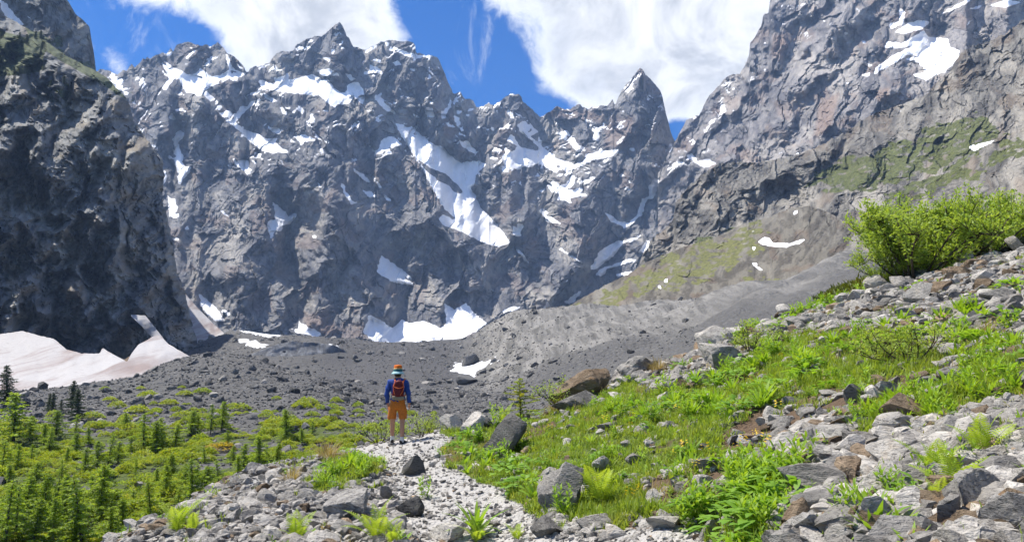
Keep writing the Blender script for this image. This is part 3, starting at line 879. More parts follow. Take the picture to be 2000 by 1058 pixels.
def build_mountains():
    far = mountain_mat('far_rock', 190, (.105, .106, .116), (.215, .210, .212), (.40, .37, .325), (.24, .175, .14), tilt=.7)
    relief('mountain_wall', 140, 1480, 800, 400, CENTRAL_SKY,
           [(140, 655), (400, 668), (600, 700), (960, 690), (1100, 640), (1480, 600)],
           [(140, 1050), (400, 1150), (660, 1300), (900, 1450), (1100, 1650), (1300, 1750), (1480, 1750)],
           [(140, 2000), (350, 2050), (660, 2200), (900, 2350), (1060, 2450), (1250, 2350), (1480, 2300)], far,
           spurs=[([(343, 150), (330, 230), (300, 330)], 45, 40), ([(405, 190), (445, 260), (500, 350), (490, 460), (470, 580)], 95, 75),
                  ([(485, 141), (515, 180), (565, 245), (600, 320), (650, 400), (690, 480), (715, 570), (735, 650)], 120, 70),
                  ([(662, 46), (690, 150), (725, 235), (772, 300), (812, 385), (860, 450), (920, 480)], 60, 62), ([(690, 330), (640, 420), (620, 540), (600, 640)], 60, 45),
                  ([(812, 100), (830, 160), (870, 230), (882, 290)], 55, 45),
                  ([(899, 180), (925, 300), (960, 350), (1010, 440), (1060, 540), (1080, 600)], 95, 60), ([(960, 492), (920, 560), (905, 620)], 70, 45),
                  ([(1251, 133), (1235, 220), (1200, 290), (1140, 390), (1140, 470), (1110, 560)], 120, 70), ([(1250, 133), (1290, 260), (1280, 330)], 70, 45),
                  ([(1001, 183), (985, 240), (970, 320)], 50, 45), ([(1240, 340), (1230, 400), (1210, 440)], 45, 35)],
           gullies=[([(775, 235), (860, 345), (925, 430), (985, 490), (1045, 565), (1050, 610)], 70, 60), ([(1292, 345), (1260, 410), (1218, 445), (1170, 520), (1130, 575), (1085, 605)], 95, 45),
                    ([(400, 165), (455, 215), (470, 245), (510, 290)], 60, 45), ([(345, 255), (348, 350), (335, 420)], 60, 35), ([(548, 410), (560, 490), (590, 610)], 55, 35),
                    ([(620, 185), (680, 190)], 55, 50), ([(770, 515), (815, 560), (770, 640)], 55, 40), ([(1060, 230), (1080, 300), (1150, 320)], 60, 50)],
           amp=1.0, wave=115, ledge=.8, jag=2.4, seed=100, auto_snow=.42,
           label='far grey rock wall of jagged peaks streaked with snow')
    relief('mountain_face', 1285, 2300, 480, 340,
           [(1285, 340), (1318, 277), (1322, 270), (1340, 235), (1352, 230), (1365, 226), (1375, 205), (1385, 187), (1400, 172), (1418, 152), (1432, 144), (1445, 145), (1455, 128), (1464, 105), (1465, 85), (1475, 72), (1487, 50), (1491, 30), (1501, 24), (1504, 0), (1512, -30), (1560, -90), (1650, -160), (1800, -210), (2000, -190), (2300, -100)],
           [(1285, 560), (1450, 400), (1700, 330), (2000, 250), (2300, 200)],
           [(1285, 1780), (1500, 1350), (1750, 1150), (2000, 1000), (2300, 900)],
           [(1285, 2000), (1500, 2050), (1750, 1900), (2000, 1750), (2300, 1600)],
           mountain_mat('face_rock', 170, (.13, .124, .128), (.26, .243, .235), (.46, .42, .37), (.29, .205, .155), tilt=-.7),
           spurs=[([(1503, 10), (1450, 180), (1400, 280), (1350, 330)], 70, 50), ([(1640, 40), (1580, 130), (1500, 250), (1420, 320)], 95, 60), ([(1690, 100), (1640, 200), (1580, 290)], 70, 50), ([(1800, 40), (1740, 160), (1690, 230)], 60, 50)],
           gullies=[([(1600, 30), (1540, 150), (1450, 290)], 70, 40), ([(1830, 70), (1770, 130)], 45, 60), ([(1700, 60), (1650, 170), (1600, 260)], 45, 35)],
           amp=1.0, wave=95, ledge=1.2, jag=2.0, seed=200, lean=.9, auto_snow=.25,
           label='steep sunlit rock face rising out of the picture at right')
    mid = mountain_mat('ridge_rock', 90, (.085, .08, .073), (.19, .178, .155), (.37, .34, .29), (.20, .15, .105), (.095, .11, .03), tilt=-.5)
    relief('rock_ridge', 1225, 2300, 560, 300,
           [(1225, 560), (1250, 510), (1258, 490), (1275, 465), (1300, 445), (1315, 430), (1320, 395), (1335, 375), (1360, 350), (1379, 336), (1404, 319), (1440, 316), (1480, 318), (1510, 312), (1561, 302), (1600, 285), (1625, 272), (1651, 259), (1681, 236), (1700, 225), (1730, 215), (1770, 200), (1810, 185), (1830, 160), (1855, 140), (1876, 103), (1900, 90), (1935, 80), (1965, 65), (1990, 45), (2000, 36), (2100, -20), (2300, -110)],
           [(1225, 620), (1400, 590), (1600, 540), (1800, 460), (2000, 420), (2300, 380)],
           [(1225, 800), (1400, 640), (1600, 480), (1800, 420), (2000, 380), (2300, 340)],
           [(1225, 880), (1320, 900), (1500, 880), (1700, 850), (2000, 780), (2300, 700)], mid,
           spurs=[([(1330, 380), (1290, 440), (1250, 510)], 25, 35), ([(1620, 280), (1500, 350), (1400, 400)], 30, 40), ([(1870, 110), (1800, 200), (1700, 300)], 30, 45), ([(1700, 330), (1600, 440), (1560, 500)], 25, 40)],
           gullies=[([(1560, 400), (1550, 440)], 20, 50), ([(1760, 220), (1650, 330), (1560, 400)], 25, 45)],
           amp=.9, wave=80, ledge=1.5, jag=3.0, seed=300, lean=.7, label='dark rocky ridge with patchy grass behind the moraine')

    def knoll_extra(PX, PY, T, gr, sn):
        return np.clip(gr * (.8 + .9 * fbm(PX / 24, PY / 11, 4, 431, .6)) + .06, 0, 1), sn
    relief('meadow_knoll', 1085, 1760, 320, 130,
           [(1085, 604), (1110, 598), (1140, 580), (1180, 558), (1230, 533), (1262, 512), (1330, 484), (1400, 462), (1450, 438), (1500, 425), (1540, 408), (1580, 402), (1620, 415), (1660, 440), (1760, 460)],
           [(1085, 660), (1200, 640), (1400, 610), (1600, 570), (1760, 560)],
           [(1085, 520), (1200, 450), (1400, 350), (1550, 300), (1760, 290)],
           [(1085, 640), (1200, 640), (1400, 620), (1550, 580), (1760, 470)],
           mountain_mat('knoll_turf', 60, (.085, .075, .06), (.165, .15, .12), (.25, .23, .19), (.16, .11, .075), (.145, .148, .045), bump=.8),
           amp=.5, wave=60, ledge=1.2, jag=1.6, seed=400, label='green and brown knoll with small snow patches above the moraine', extra=knoll_extra)
    relief('grassy_ridge', 1640, 2300, 300, 170,
           [(1640, 500), (1670, 455), (1700, 415), (1750, 386), (1800, 364), (1850, 341), (1890, 317), (1905, 300), (1930, 281), (1960, 262), (2000, 240), (2100, 190), (2300, 100)],
           [(1640, 600), (1800, 560), (2000, 520), (2300, 480)],
           [(1640, 230), (1800, 200), (2000, 170), (2300, 150)],
           [(1640, 330), (1800, 400), (2000, 420), (2300, 400)],
           mid, amp=.55, wave=70, ledge=1.0, jag=2.5, seed=500, label='near grassy ridge with dark crag at right edge')
    lc = mountain_mat('cliff_rock', 70, (.105, .108, .108), (.215, .215, .208), (.37, .36, .325), (.30, .235, .155), (.075, .095, .03), tilt=.4, bump=.6, speck=.3)
    relief('upper_crag', -400, 200, 240, 200,
           [(-400, -300), (0, -90), (100, -40), (125, -8), (131, 0), (140, 15), (150, 30), (165, 42), (176, 55), (178, 75), (182, 95), (185, 115), (186, 134), (200, 170)],
           [(-400, 300), (200, 300)], [(-400, 620), (200, 760)], [(-400, 800), (100, 860), (200, 900)], lc, amp=.7, wave=90, ledge=.8, jag=1.5, seed=600,
           label='high grey crag behind the left cliff top')
    # left cliff: rows by height, columns run from the left to its right-hand edge
    nr, nc = 380, 300
    edge = [(-260, -150), (-100, -40), (30, 8), (60, 60), (108, 128), (150, 207), (195, 250), (240, 263), (290, 300), (310, 317), (345, 321), (390, 317), (440, 331), (530, 346), (570, 361), (640, 377), (690, 394), (735, 404)]
    pys = np.linspace(735, -240, nr)
    ex = np.interp(pys, [p[0] for p in edge], [p[1] for p in edge]) + 2.2 * fbm(pys / 12, pys * 0, 4, 701, .6)
    u = np.linspace(0, 1, nc) ** .85
    PX = -520 + (ex[:, None] + 520) * u[None, :]
    PY = np.repeat(pys[:, None], nc, 1)
    up = (735 - PY) / 735
    D = 330 + 170 * np.clip((PX + 100) / 500, -.6, 1) + 95 * up + 150 * sstep(.55, 1.2, up)
    wx = PX + 18 * fbm(PX / 60, PY / 60, 4, 702)
    wy = PY + 18 * fbm(PX / 60, PY / 60 + 30, 4, 703)
    off = -30 * (ridged((wx + .35 * wy) / 95, wy / 150, 2, 704) - .9) - 8 * (ridged((wx - .3 * wy) / 44, wy / 70, 3, 705, .5) - .9)
    off += -2.5 * (ridged((wx + .5 * wy) / 17, wy / 25, 3, 706, .55) - .9) - .5 * fbm(wx / 6, wy / 8, 2, 707, .6)
    rx, ry = wx * .95 + wy * .3, wy * .95 - wx * .3
    for k, (cw, tl) in enumerate(((52, .75), (24, .8), (10.5, .75), (5.5, .6))):
        off -= cw * D / F * facets(rx / cw, ry / (cw * 1.7), 730 + k, tl, .3)
    q = (PY + .5 * PX + 16 * fbm(PX / 50, PY / 50, 4, 708)) / 34
    fr = q - np.floor(q)
    off -= 6.5 * (np.where(fr < .72, fr / .72, (1 - fr) / .28) - .5)
    D = D + off
    e = np.clip((u[None, :] - .9) / .1, 0, 1)
    D = D + 70 * e ** 2.2
    Xr, Zr = pix_dir(PX, PY)
    V = np.stack([Xr * D, D, CAMZ + Zr * D], -1)
    global CLIFF
    CLIFF = (PX[::4, ::3].ravel(), PY[::4, ::3].ravel(), V[::4, ::3].reshape(-1, 3))
    lastc = V[:, -1]
    wrap = [lastc * np.array([1 + .09 * k, 1 + .09 * k, 1]) + np.array([-9.0 * k, 0, -2.0 * k]) for k in (.5, 1.2, 2.2)]
    V = np.concatenate([V] + [w[:, None] for w in wrap], 1)
    ext = lambda a: np.concatenate([a] + [a[:, -1:]] * 3, 1)
    z0 = ext(np.zeros_like(PX))
    gr = ext(np.clip(sample(M_GREEN, PX, PY) + .25 * sstep(.1, .6, fbm(PX / 30, PY / 30, 3, 709)), 0, 1))
    ma, ba, ra = [ext(a) for a in tone_attrs(PX, PY, 700, np.zeros_like(PX))]
    me = mesh_np('rock_cliff', V.reshape(-1, 3), grid_faces(nr, nc + 3), [lc], False, dict(snow=z0, green=gr, rust=ra, med=ma, big=ba))
    tag(add_obj('rock_cliff', me), 'dark shaded rock cliff at the left', None, kind='structure')

    # old avalanche snow under the left cliff, tinted by dust, its colour darkened to stand in for cloud shade
    m, n, l, b, out = new_mat('dusty_shaded_snow')
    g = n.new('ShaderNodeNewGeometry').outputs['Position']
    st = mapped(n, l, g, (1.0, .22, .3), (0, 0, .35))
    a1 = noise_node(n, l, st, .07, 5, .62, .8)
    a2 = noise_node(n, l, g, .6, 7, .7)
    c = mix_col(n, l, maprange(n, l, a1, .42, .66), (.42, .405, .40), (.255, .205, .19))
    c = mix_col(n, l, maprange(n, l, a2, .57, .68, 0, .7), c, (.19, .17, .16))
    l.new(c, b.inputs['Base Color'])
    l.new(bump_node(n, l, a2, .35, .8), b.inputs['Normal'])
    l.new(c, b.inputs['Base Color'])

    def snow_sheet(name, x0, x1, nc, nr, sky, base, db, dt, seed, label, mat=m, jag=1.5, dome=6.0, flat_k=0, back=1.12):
        pxs = np.linspace(x0, x1, nc)
        sk = np.interp(pxs, [p[0] for p in sky], [p[1] for p in sky]) 
        jg = jag * fbm(pxs / 9, pxs * 0, 3, seed)
        bs = np.interp(pxs, [p[0] for p in base], [p[1] for p in base])
        t = np.linspace(0, 1, nr)[:, None]
        PYs = bs + (sk - bs) * t + jg * t ** 10
        PXs = np.repeat(pxs[None], nr, 0)
        d0 = np.interp(pxs, [p[0] for p in db], [p[1] for p in db])
        d1 = np.interp(pxs, [p[0] for p in dt], [p[1] for p in dt])
        if flat_k:
            d1 = d0 + (bs - sk) * flat_k
            t = (bs - PYs) / np.maximum(bs - sk, 1)
        Ds = d0 + (d1 - d0) * t - dome * np.sin(np.pi * t) + 2.5 * fbm(PXs / 60, PYs / 40, 3, seed + 1)
        Xs, Zs = pix_dir(PXs, PYs)
        Vs = np.stack([Xs * Ds, Ds, CAMZ + Zs * Ds], -1)
        bk = Vs[-1:] * np.array([back, back, 1]) + np.array([0, 0, -2.0])
        Vs = np.concatenate([Vs, bk], 0)
        z = np.zeros(Vs.shape[:2])
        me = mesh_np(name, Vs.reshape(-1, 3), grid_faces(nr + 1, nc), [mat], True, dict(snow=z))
        tag(add_obj(name, me), label, None, kind='structure')
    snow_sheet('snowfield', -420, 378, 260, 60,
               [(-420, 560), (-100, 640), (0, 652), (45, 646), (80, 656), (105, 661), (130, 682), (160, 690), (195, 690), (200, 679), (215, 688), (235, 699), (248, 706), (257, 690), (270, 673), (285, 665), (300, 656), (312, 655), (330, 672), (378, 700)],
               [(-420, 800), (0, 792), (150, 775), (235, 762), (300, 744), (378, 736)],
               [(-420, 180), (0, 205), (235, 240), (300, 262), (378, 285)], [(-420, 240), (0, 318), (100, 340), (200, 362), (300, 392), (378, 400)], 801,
               'pinkish dusty snowfield below the left cliff, cloud shade in its colour', dome=0, flat_k=.92, jag=.8)
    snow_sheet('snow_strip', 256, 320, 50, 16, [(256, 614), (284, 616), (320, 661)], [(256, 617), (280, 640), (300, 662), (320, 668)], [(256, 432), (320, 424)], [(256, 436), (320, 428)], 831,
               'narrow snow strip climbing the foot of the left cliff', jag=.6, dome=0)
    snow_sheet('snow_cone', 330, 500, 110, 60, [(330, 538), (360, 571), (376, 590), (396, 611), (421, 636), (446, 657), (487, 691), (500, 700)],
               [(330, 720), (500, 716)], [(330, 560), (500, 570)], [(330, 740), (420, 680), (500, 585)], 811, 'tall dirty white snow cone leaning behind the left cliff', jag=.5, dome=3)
    # broken ice front of the debris-covered glacier
    ic, n, l, b, out = new_mat('glacier_ice')
    g = n.new('ShaderNodeNewGeometry').outputs['Position']
    a1 = noise_node(n, l, mapped(n, l, g, (1, 1, .12)), .25, 7, .7, .4)
    l.new(mix_col(n, l, maprange(n, l, a1, .35, .65), (.10, .103, .11), (.24, .245, .255)), b.inputs['Base Color'])
    l.new(bump_node(n, l, a1, .8, 2.5), b.inputs['Normal'])
    snow_sheet('ice_front', 488, 708, 140, 40, [(488, 692), (520, 680), (545, 671), (570, 666), (620, 669), (655, 674), (680, 688), (708, 712)],
               [(488, 716), (708, 735)], [(488, 440), (708, 440)], [(488, 452), (708, 452)], 821, 'dark ice front of the debris covered glacier', mat=ic, jag=1.0, dome=-2)


build_hillside()
build_valley()
build_mountains()

# ------------------------------------------------------------------ small shapes
def icosphere(sub):
    t = (1 + 5 ** .5) / 2
    v = [(-1, t, 0), (1, t, 0), (-1, -t, 0), (1, -t, 0), (0, -1, t), (0, 1, t), (0, -1, -t), (0, 1, -t), (t, 0, -1), (t, 0, 1), (-t, 0, -1), (-t, 0, 1)]
    v = [Vector(p).normalized() for p in v]
    f = [(0, 11, 5), (0, 5, 1), (0, 1, 7), (0, 7, 10), (0, 10, 11), (1, 5, 9), (5, 11, 4), (11, 10, 2), (10, 7, 6), (7, 1, 8), (3, 9, 4), (3, 4, 2), (3, 2, 6), (3, 6, 8), (3, 8, 9), (4, 9, 5), (2, 4, 11), (6, 2, 10), (8, 6, 7), (9, 8, 1)]
    for _ in range(sub):
        mid, nf = {}, []

        def mp(a, b):
            k = (min(a, b), max(a, b))
            if k not in mid:
                v.append(((v[a] + v[b]) / 2).normalized())
                mid[k] = len(v) - 1
            return mid[k]
        for a, b, c in f:
            x, y, z = mp(a, b), mp(b, c), mp(c, a)
            nf += [(a, x, z), (b, y, x), (c, z, y), (x, y, z)]
        f = nf
    return np.array(v, float), np.array(f)


ICO = {k: icosphere(k) for k in (1, 2, 3, 4)}


def rock_shape(seed, sub=2, cuts=9, flat=.72, rough=.05, shear=0.0):
    """a broken stone: sphere trimmed by random planes; fills the box x,y in [-.5,.5], z in [0,1]"""
    r = np.random.RandomState(seed)
    v, f = ICO[sub]
    v = v.copy() * np.array([1, r.uniform(.65, .95), flat])
    for _ in range(cuts):
        n = r.normal(size=3)
        n /= np.linalg.norm(n)
        d = r.uniform(.28, .60)
        s = v @ n
        v -= np.outer(np.maximum(s - d, 0) * .96, n)
    for k in range(4 if sub > 2 else 3):
        fr, am = 2.0 * 2.1 ** k, rough / 1.6 ** k
        q = v * fr + r.uniform(-50, 50, 3)
        dsp = perlin(q[:, 0] + q[:, 2] * .7, q[:, 1] - q[:, 2] * .6, seed + k)
        v += v / np.maximum(np.linalg.norm(v, axis=1, keepdims=True), .05) * (am * dsp)[:, None]
    v[:, 0] += shear * v[:, 2]
    lo, hi = v.min(0), v.max(0)
    v = (v - (lo + hi) / 2) / (hi - lo)
    v[:, 2] += .5
    return v, f


def stone_mat(name, c1, c2, stain, scale=7.0, bump=.6, lichen=.35):
    m, n, l, b, out = new_mat(name)
    tc = n.new('ShaderNodeTexCoord').outputs['Object']
    oi = n.new('ShaderNodeObjectInfo')
    off = n.new('ShaderNodeVectorMath')
    off.operation = 'MULTIPLY_ADD'
    l.new(oi.outputs['Random'], off.inputs[0])
    off.inputs[1].default_value = (37, 91, 53)
    g = n.new('ShaderNodeNewGeometry').outputs['Position']
    l.new(g, off.inputs[2])
    v = off.outputs[0]
    n1 = noise_node(n, l, v, scale * .45, 4, .65, .5)
    n2 = noise_node(n, l, mapped(n, l, v, (1, 1, 2.6), (.4, .5, 0)), scale * 2.6, 4, .75, .4)
    c = mix_col(n, l, maprange(n, l, n1, .35, .65), c1, c2)
    c = mix_col(n, l, maprange(n, l, n2, .50, .34, 0, .8), c, tuple(x * .35 for x in c1))
    c = mix_col(n, l, maprange(n, l, n1, .56, .68, 0, lichen), c, stain)
    tone = maprange(n, l, oi.outputs['Random'], 0, 1, .52, 1.15, False)
    hsv = n.new('ShaderNodeHueSaturation')
    l.new(c, hsv.inputs['Color'])
    l.new(tone, hsv.inputs['Value'])
    l.new(hsv.outputs[0], b.inputs['Base Color'])
    l.new(bump_node(n, l, math_node(n, l, 'ADD', n2, n1), bump, .11 * 7 / scale), b.inputs['Normal'])
    return m


def leaf_mat(name, c1, c2, c3=None, trans=.45, rough=.55):
    m, n, l, b, out = new_mat(name)
    oi = n.new('ShaderNodeObjectInfo')
    g = n.new('ShaderNodeNewGeometry')
    n1 = noise_node(n, l, g.outputs['Position'], 1.6, 2, .6)
    rnd = math_node(n, l, 'ADD', math_node(n, l, 'MULTIPLY', oi.outputs['Random'], .55), math_node(n, l, 'MULTIPLY', g.outputs['Random Per Island'], .45))
    c = mix_col(n, l, rnd, c1, c2)
    if c3:
        c = mix_col(n, l, maprange(n, l, n1, .52, .70, 0, .8), c, c3)
    l.new(c, b.inputs['Base Color'])
    b.inputs['Roughness'].default_value = rough
    b.inputs['Specular IOR Level'].default_value = .3
    t = n.new('ShaderNodeBsdfTranslucent')
    tcol = mix_col(n, l, 1.0, c, (1.45, 1.35, .55), 'MULTIPLY')
    l.new(tcol, t.inputs['Color'])
    mx = n.new('ShaderNodeMixShader')
    mx.inputs[0].default_value = trans
    l.new(b.outputs[0], mx.inputs[1])
    l.new(t.outputs[0], mx.inputs[2])
    l.new(mx.outputs[0], out.inputs['Surface'])
    return m


M = {}
M['pale'] = stone_mat('pale_stone', (.345, .318, .283), (.52, .485, .43), (.34, .26, .17))
M['grey'] = stone_mat('grey_stone', (.235, .22, .20), (.40, .375, .335), (.29, .225, .15))
M['brown'] = stone_mat('brown_stone', (.19, .135, .085), (.33, .25, .17), (.38, .22, .10), lichen=.5)
M['darkstone'] = stone_mat('dark_stone', (.085, .085, .085), (.17, .165, .155), (.12, .11, .07))
M['moraine'] = stone_mat('moraine_stone', (.09, .088, .084), (.20, .193, .18), (.15, .125, .10), scale=2.0)
M['bark'] = stone_mat('bark', (.045, .034, .025), (.10, .078, .06), (.12, .11, .09), scale=14)
M['twig'] = stone_mat('twig', (.06, .045, .03), (.14, .11, .08), (.16, .14, .11), scale=14)
M['grass'] = leaf_mat('grass_blade', (.17, .26, .03), (.30, .38, .06), (.29, .33, .07))
M['drygrass'] = leaf_mat('dry_grass', (.30, .23, .10), (.42, .34, .17), trans=.3)
M['herb'] = leaf_mat('herb_leaf', (.16, .30, .03), (.32, .45, .05), (.24, .38, .025))
M['broad'] = leaf_mat('broad_leaf', (.14, .29, .03), (.27, .43, .05))
M['fern'] = leaf_mat('fern_leaf', (.26, .38, .035), (.40, .50, .07))
M['willow'] = leaf_mat('willow_leaf', (.20, .31, .05), (.38, .47, .10), (.31, .41, .075))
M['juniper'] = leaf_mat('juniper_leaf', (.05, .075, .015), (.14, .165, .028), (.20, .18, .025), trans=.3)
M['larch'] = leaf_mat('larch_needle', (.19, .29, .036), (.33, .43, .06), trans=.55)
M['spruce'] = leaf_mat('dark_needle', (.022, .045, .015), (.045, .075, .022), trans=.25)
M['scrub'] = leaf_mat('scrub_leaf', (.17, .26, .03), (.36, .42, .055), (.40, .38, .05))
M['yellow'] = leaf_mat('yellow_petal', (.75, .50, .02), (.85, .66, .04), trans=.3)
M['purple'] = leaf_mat('purple_petal', (.30, .14, .50), (.40, .22, .60), trans=.3)


class Geo:
    """collects triangles/quads, then becomes one mesh"""
    def __init__(s):
        s.v, s.q, s.t = [], [], []

    def leaf(s, base, d, up, length, width, droop=.3, nseg=3):
        """a pointed blade: strip that bends over as it goes out"""
        px, py, pz = float(base[0]), float(base[1]), float(base[2])
        dx, dy, dz = float(d[0]), float(d[1]), float(d[2])
        q = 1 / math.sqrt(dx * dx + dy * dy + dz * dz)
        dx, dy, dz = dx * q, dy * q, dz * q
        sx, sy, sz = dy * up[2] - dz * up[1], dz * up[0] - dx * up[2], dx * up[1] - dy * up[0]
        nn = math.sqrt(sx * sx + sy * sy + sz * sz)
        if nn < 1e-5:
            sx, sy, sz = 1.0, 0.0, 0.0
        else:
            sx, sy, sz = sx / nn, sy / nn, sz / nn
        V = s.v
        i0 = len(V)
        st, dr = length / nseg, droop / nseg
        V.append((px, py, pz))
        for k in range(1, nseg + 1):
            px, py, pz = px + dx * st, py + dy * st, pz + dz * st
            dz -= dr
            q = 1 / math.sqrt(dx * dx + dy * dy + dz * dz)
            dx, dy, dz = dx * q, dy * q, dz * q
            if k == nseg:
                V.append((px, py, pz))
            else:
                w = width * .5 * math.sin(math.pi * (k / nseg) ** .8)
                V.append((px + sx * w, py + sy * w, pz + sz * w))
                V.append((px - sx * w, py - sy * w, pz - sz * w))
        s.t.append((i0, i0 + 1, i0 + 2))
        for k in range(1, nseg - 1):
            a = i0 + 2 * k - 1
            s.q.append((a, a + 2, a + 3, a + 1))
        a = i0 + 2 * (nseg - 1) - 1
        s.t.append((a, i0 + 2 * nseg - 1, a + 1))

    def tri(s, a, b, c):
        i = len(s.v)
        s.v += [tuple(a), tuple(b), tuple(c)]
        s.t.append((i, i + 1, i + 2))

    def quad(s, a, b, c, d):
        i = len(s.v)
        s.v += [tuple(a), tuple(b), tuple(c), tuple(d)]
        s.q.append((i, i + 1, i + 2, i + 3))

    def tube(s, pts, rads, n=5):
        rings = []
        for k, (p, r) in enumerate(zip(pts, rads)):
            a = np.array(pts[max(k - 1, 0)], float)
            b = np.array(pts[min(k + 1, len(pts) - 1)], float)
            d = b - a
            d /= max(np.linalg.norm(d), 1e-9)
            x = np.cross(d, (0.31, .87, .2))
            x /= np.linalg.norm(x)
            y = np.cross(d, x)
            ring = []
            for j in range(n):
                an = 2 * math.pi * j / n
                ring.append(len(s.v))
                s.v.append(tuple(np.array(p) + (x * math.cos(an) + y * math.sin(an)) * r))
            rings.append(ring)
        for r0, r1 in zip(rings[:-1], rings[1:]):
            for j in range(n):
                s.q.append((r0[j], r0[(j + 1) % n], r1[(j + 1) % n], r1[j]))

    def mesh(s, name, mat, smooth=False):
        fs = []
        if s.q:
            fs.append(np.array(s.q))
        if s.t:
            fs.append(np.array(s.t))
        return mesh_np(name, np.array(s.v), fs, [mat], smooth)


def unit(az, el):
    return (math.cos(el) * math.cos(az), math.cos(el) * math.sin(az), math.sin(el))


def ground_pt(x, y):
    return Vector((x, y, float(ground_z(np.array([x]), np.array([y]))[0])))


# ------------------------------------------------------------------ instanced stuff (uncountable cover)
def scatter(name, pts, rots, scls, idx, sources, label, cat):
    src = bpy.data.collections.new(name + '_shapes')
    for k, me in enumerate(sources):
        src.objects.link(bpy.data.objects.new('%s_%02d' % (name, k), me))
    me = bpy.data.meshes.new(name)
    pts = np.asarray(pts, np.float32)
    me.vertices.add(len(pts))
    me.vertices.foreach_set('co', pts.ravel())
    for k, t, d in (('rot', 'FLOAT_VECTOR', rots), ('scl', 'FLOAT_VECTOR', scls)):
        a = me.attributes.new(k, t, 'POINT')
        a.data.foreach_set('vector', np.asarray(d, np.float32).ravel())
    a = me.attributes.new('idx', 'INT', 'POINT')
    a.data.foreach_set('value', np.asarray(idx, np.int32))
    o = add_obj(name, me)
    ng = bpy.data.node_groups.new(name + '_cover', 'GeometryNodeTree')
    ng.interface.new_socket('Geometry', in_out='INPUT', socket_type='NodeSocketGeometry')
    ng.interface.new_socket('Geometry', in_out='OUTPUT', socket_type='NodeSocketGeometry')
    n, l = ng.nodes, ng.links
    gi, go = n.new('NodeGroupInput'), n.new('NodeGroupOutput')
    ci = n.new('GeometryNodeCollectionInfo')
    ci.inputs['Collection'].default_value = src
    ci.inputs['Separate Children'].default_value = True
    ci.inputs['Reset Children'].default_value = True
    ip = n.new('GeometryNodeInstanceOnPoints')
    ip.inputs['Pick Instance'].default_value = True

    def na(nm, t):
        x = n.new('GeometryNodeInputNamedAttribute')
        x.data_type = t
        x.inputs['Name'].default_value = nm
        return x.outputs[0]
    l.new(gi.outputs[0], ip.inputs['Points'])
    l.new(ci.outputs[0], ip.inputs['Instance'])
    l.new(na('idx', 'INT'), ip.inputs['Instance Index'])
    er = n.new('FunctionNodeEulerToRotation')
    l.new(na('rot', 'FLOAT_VECTOR'), er.inputs[0])
    l.new(er.outputs[0], ip.inputs['Rotation'])
    l.new(na('scl', 'FLOAT_VECTOR'), ip.inputs['Scale'])
    l.new(ip.outputs[0], go.inputs[0])
    md = o.modifiers.new('cover', 'NODES')
    md.node_group = ng
    tag(o, label, cat, kind='stuff')
    return o


rs = np.random.RandomState(11)


def slope_pts(n, seed, x0=-13, x1=30, y0=2.6, y1=37, near=.5):
    """random points on the near slope, thinned with distance; returns x,y,z,cover and a visible-in-photo mask"""
    r = np.random.RandomState(seed)
    y = y0 + (y1 - y0) * r.uniform(0, 1, n) ** (1 + near)
    X = r.uniform(-.86, 1.08, n)
    x = X * y
    z = near_z(x, y)
    keep = z > valley_z(x, y) - .1
    x, y, z = x[keep], y[keep], z[keep]
    return x, y, z, near_cover(x, y, z), r


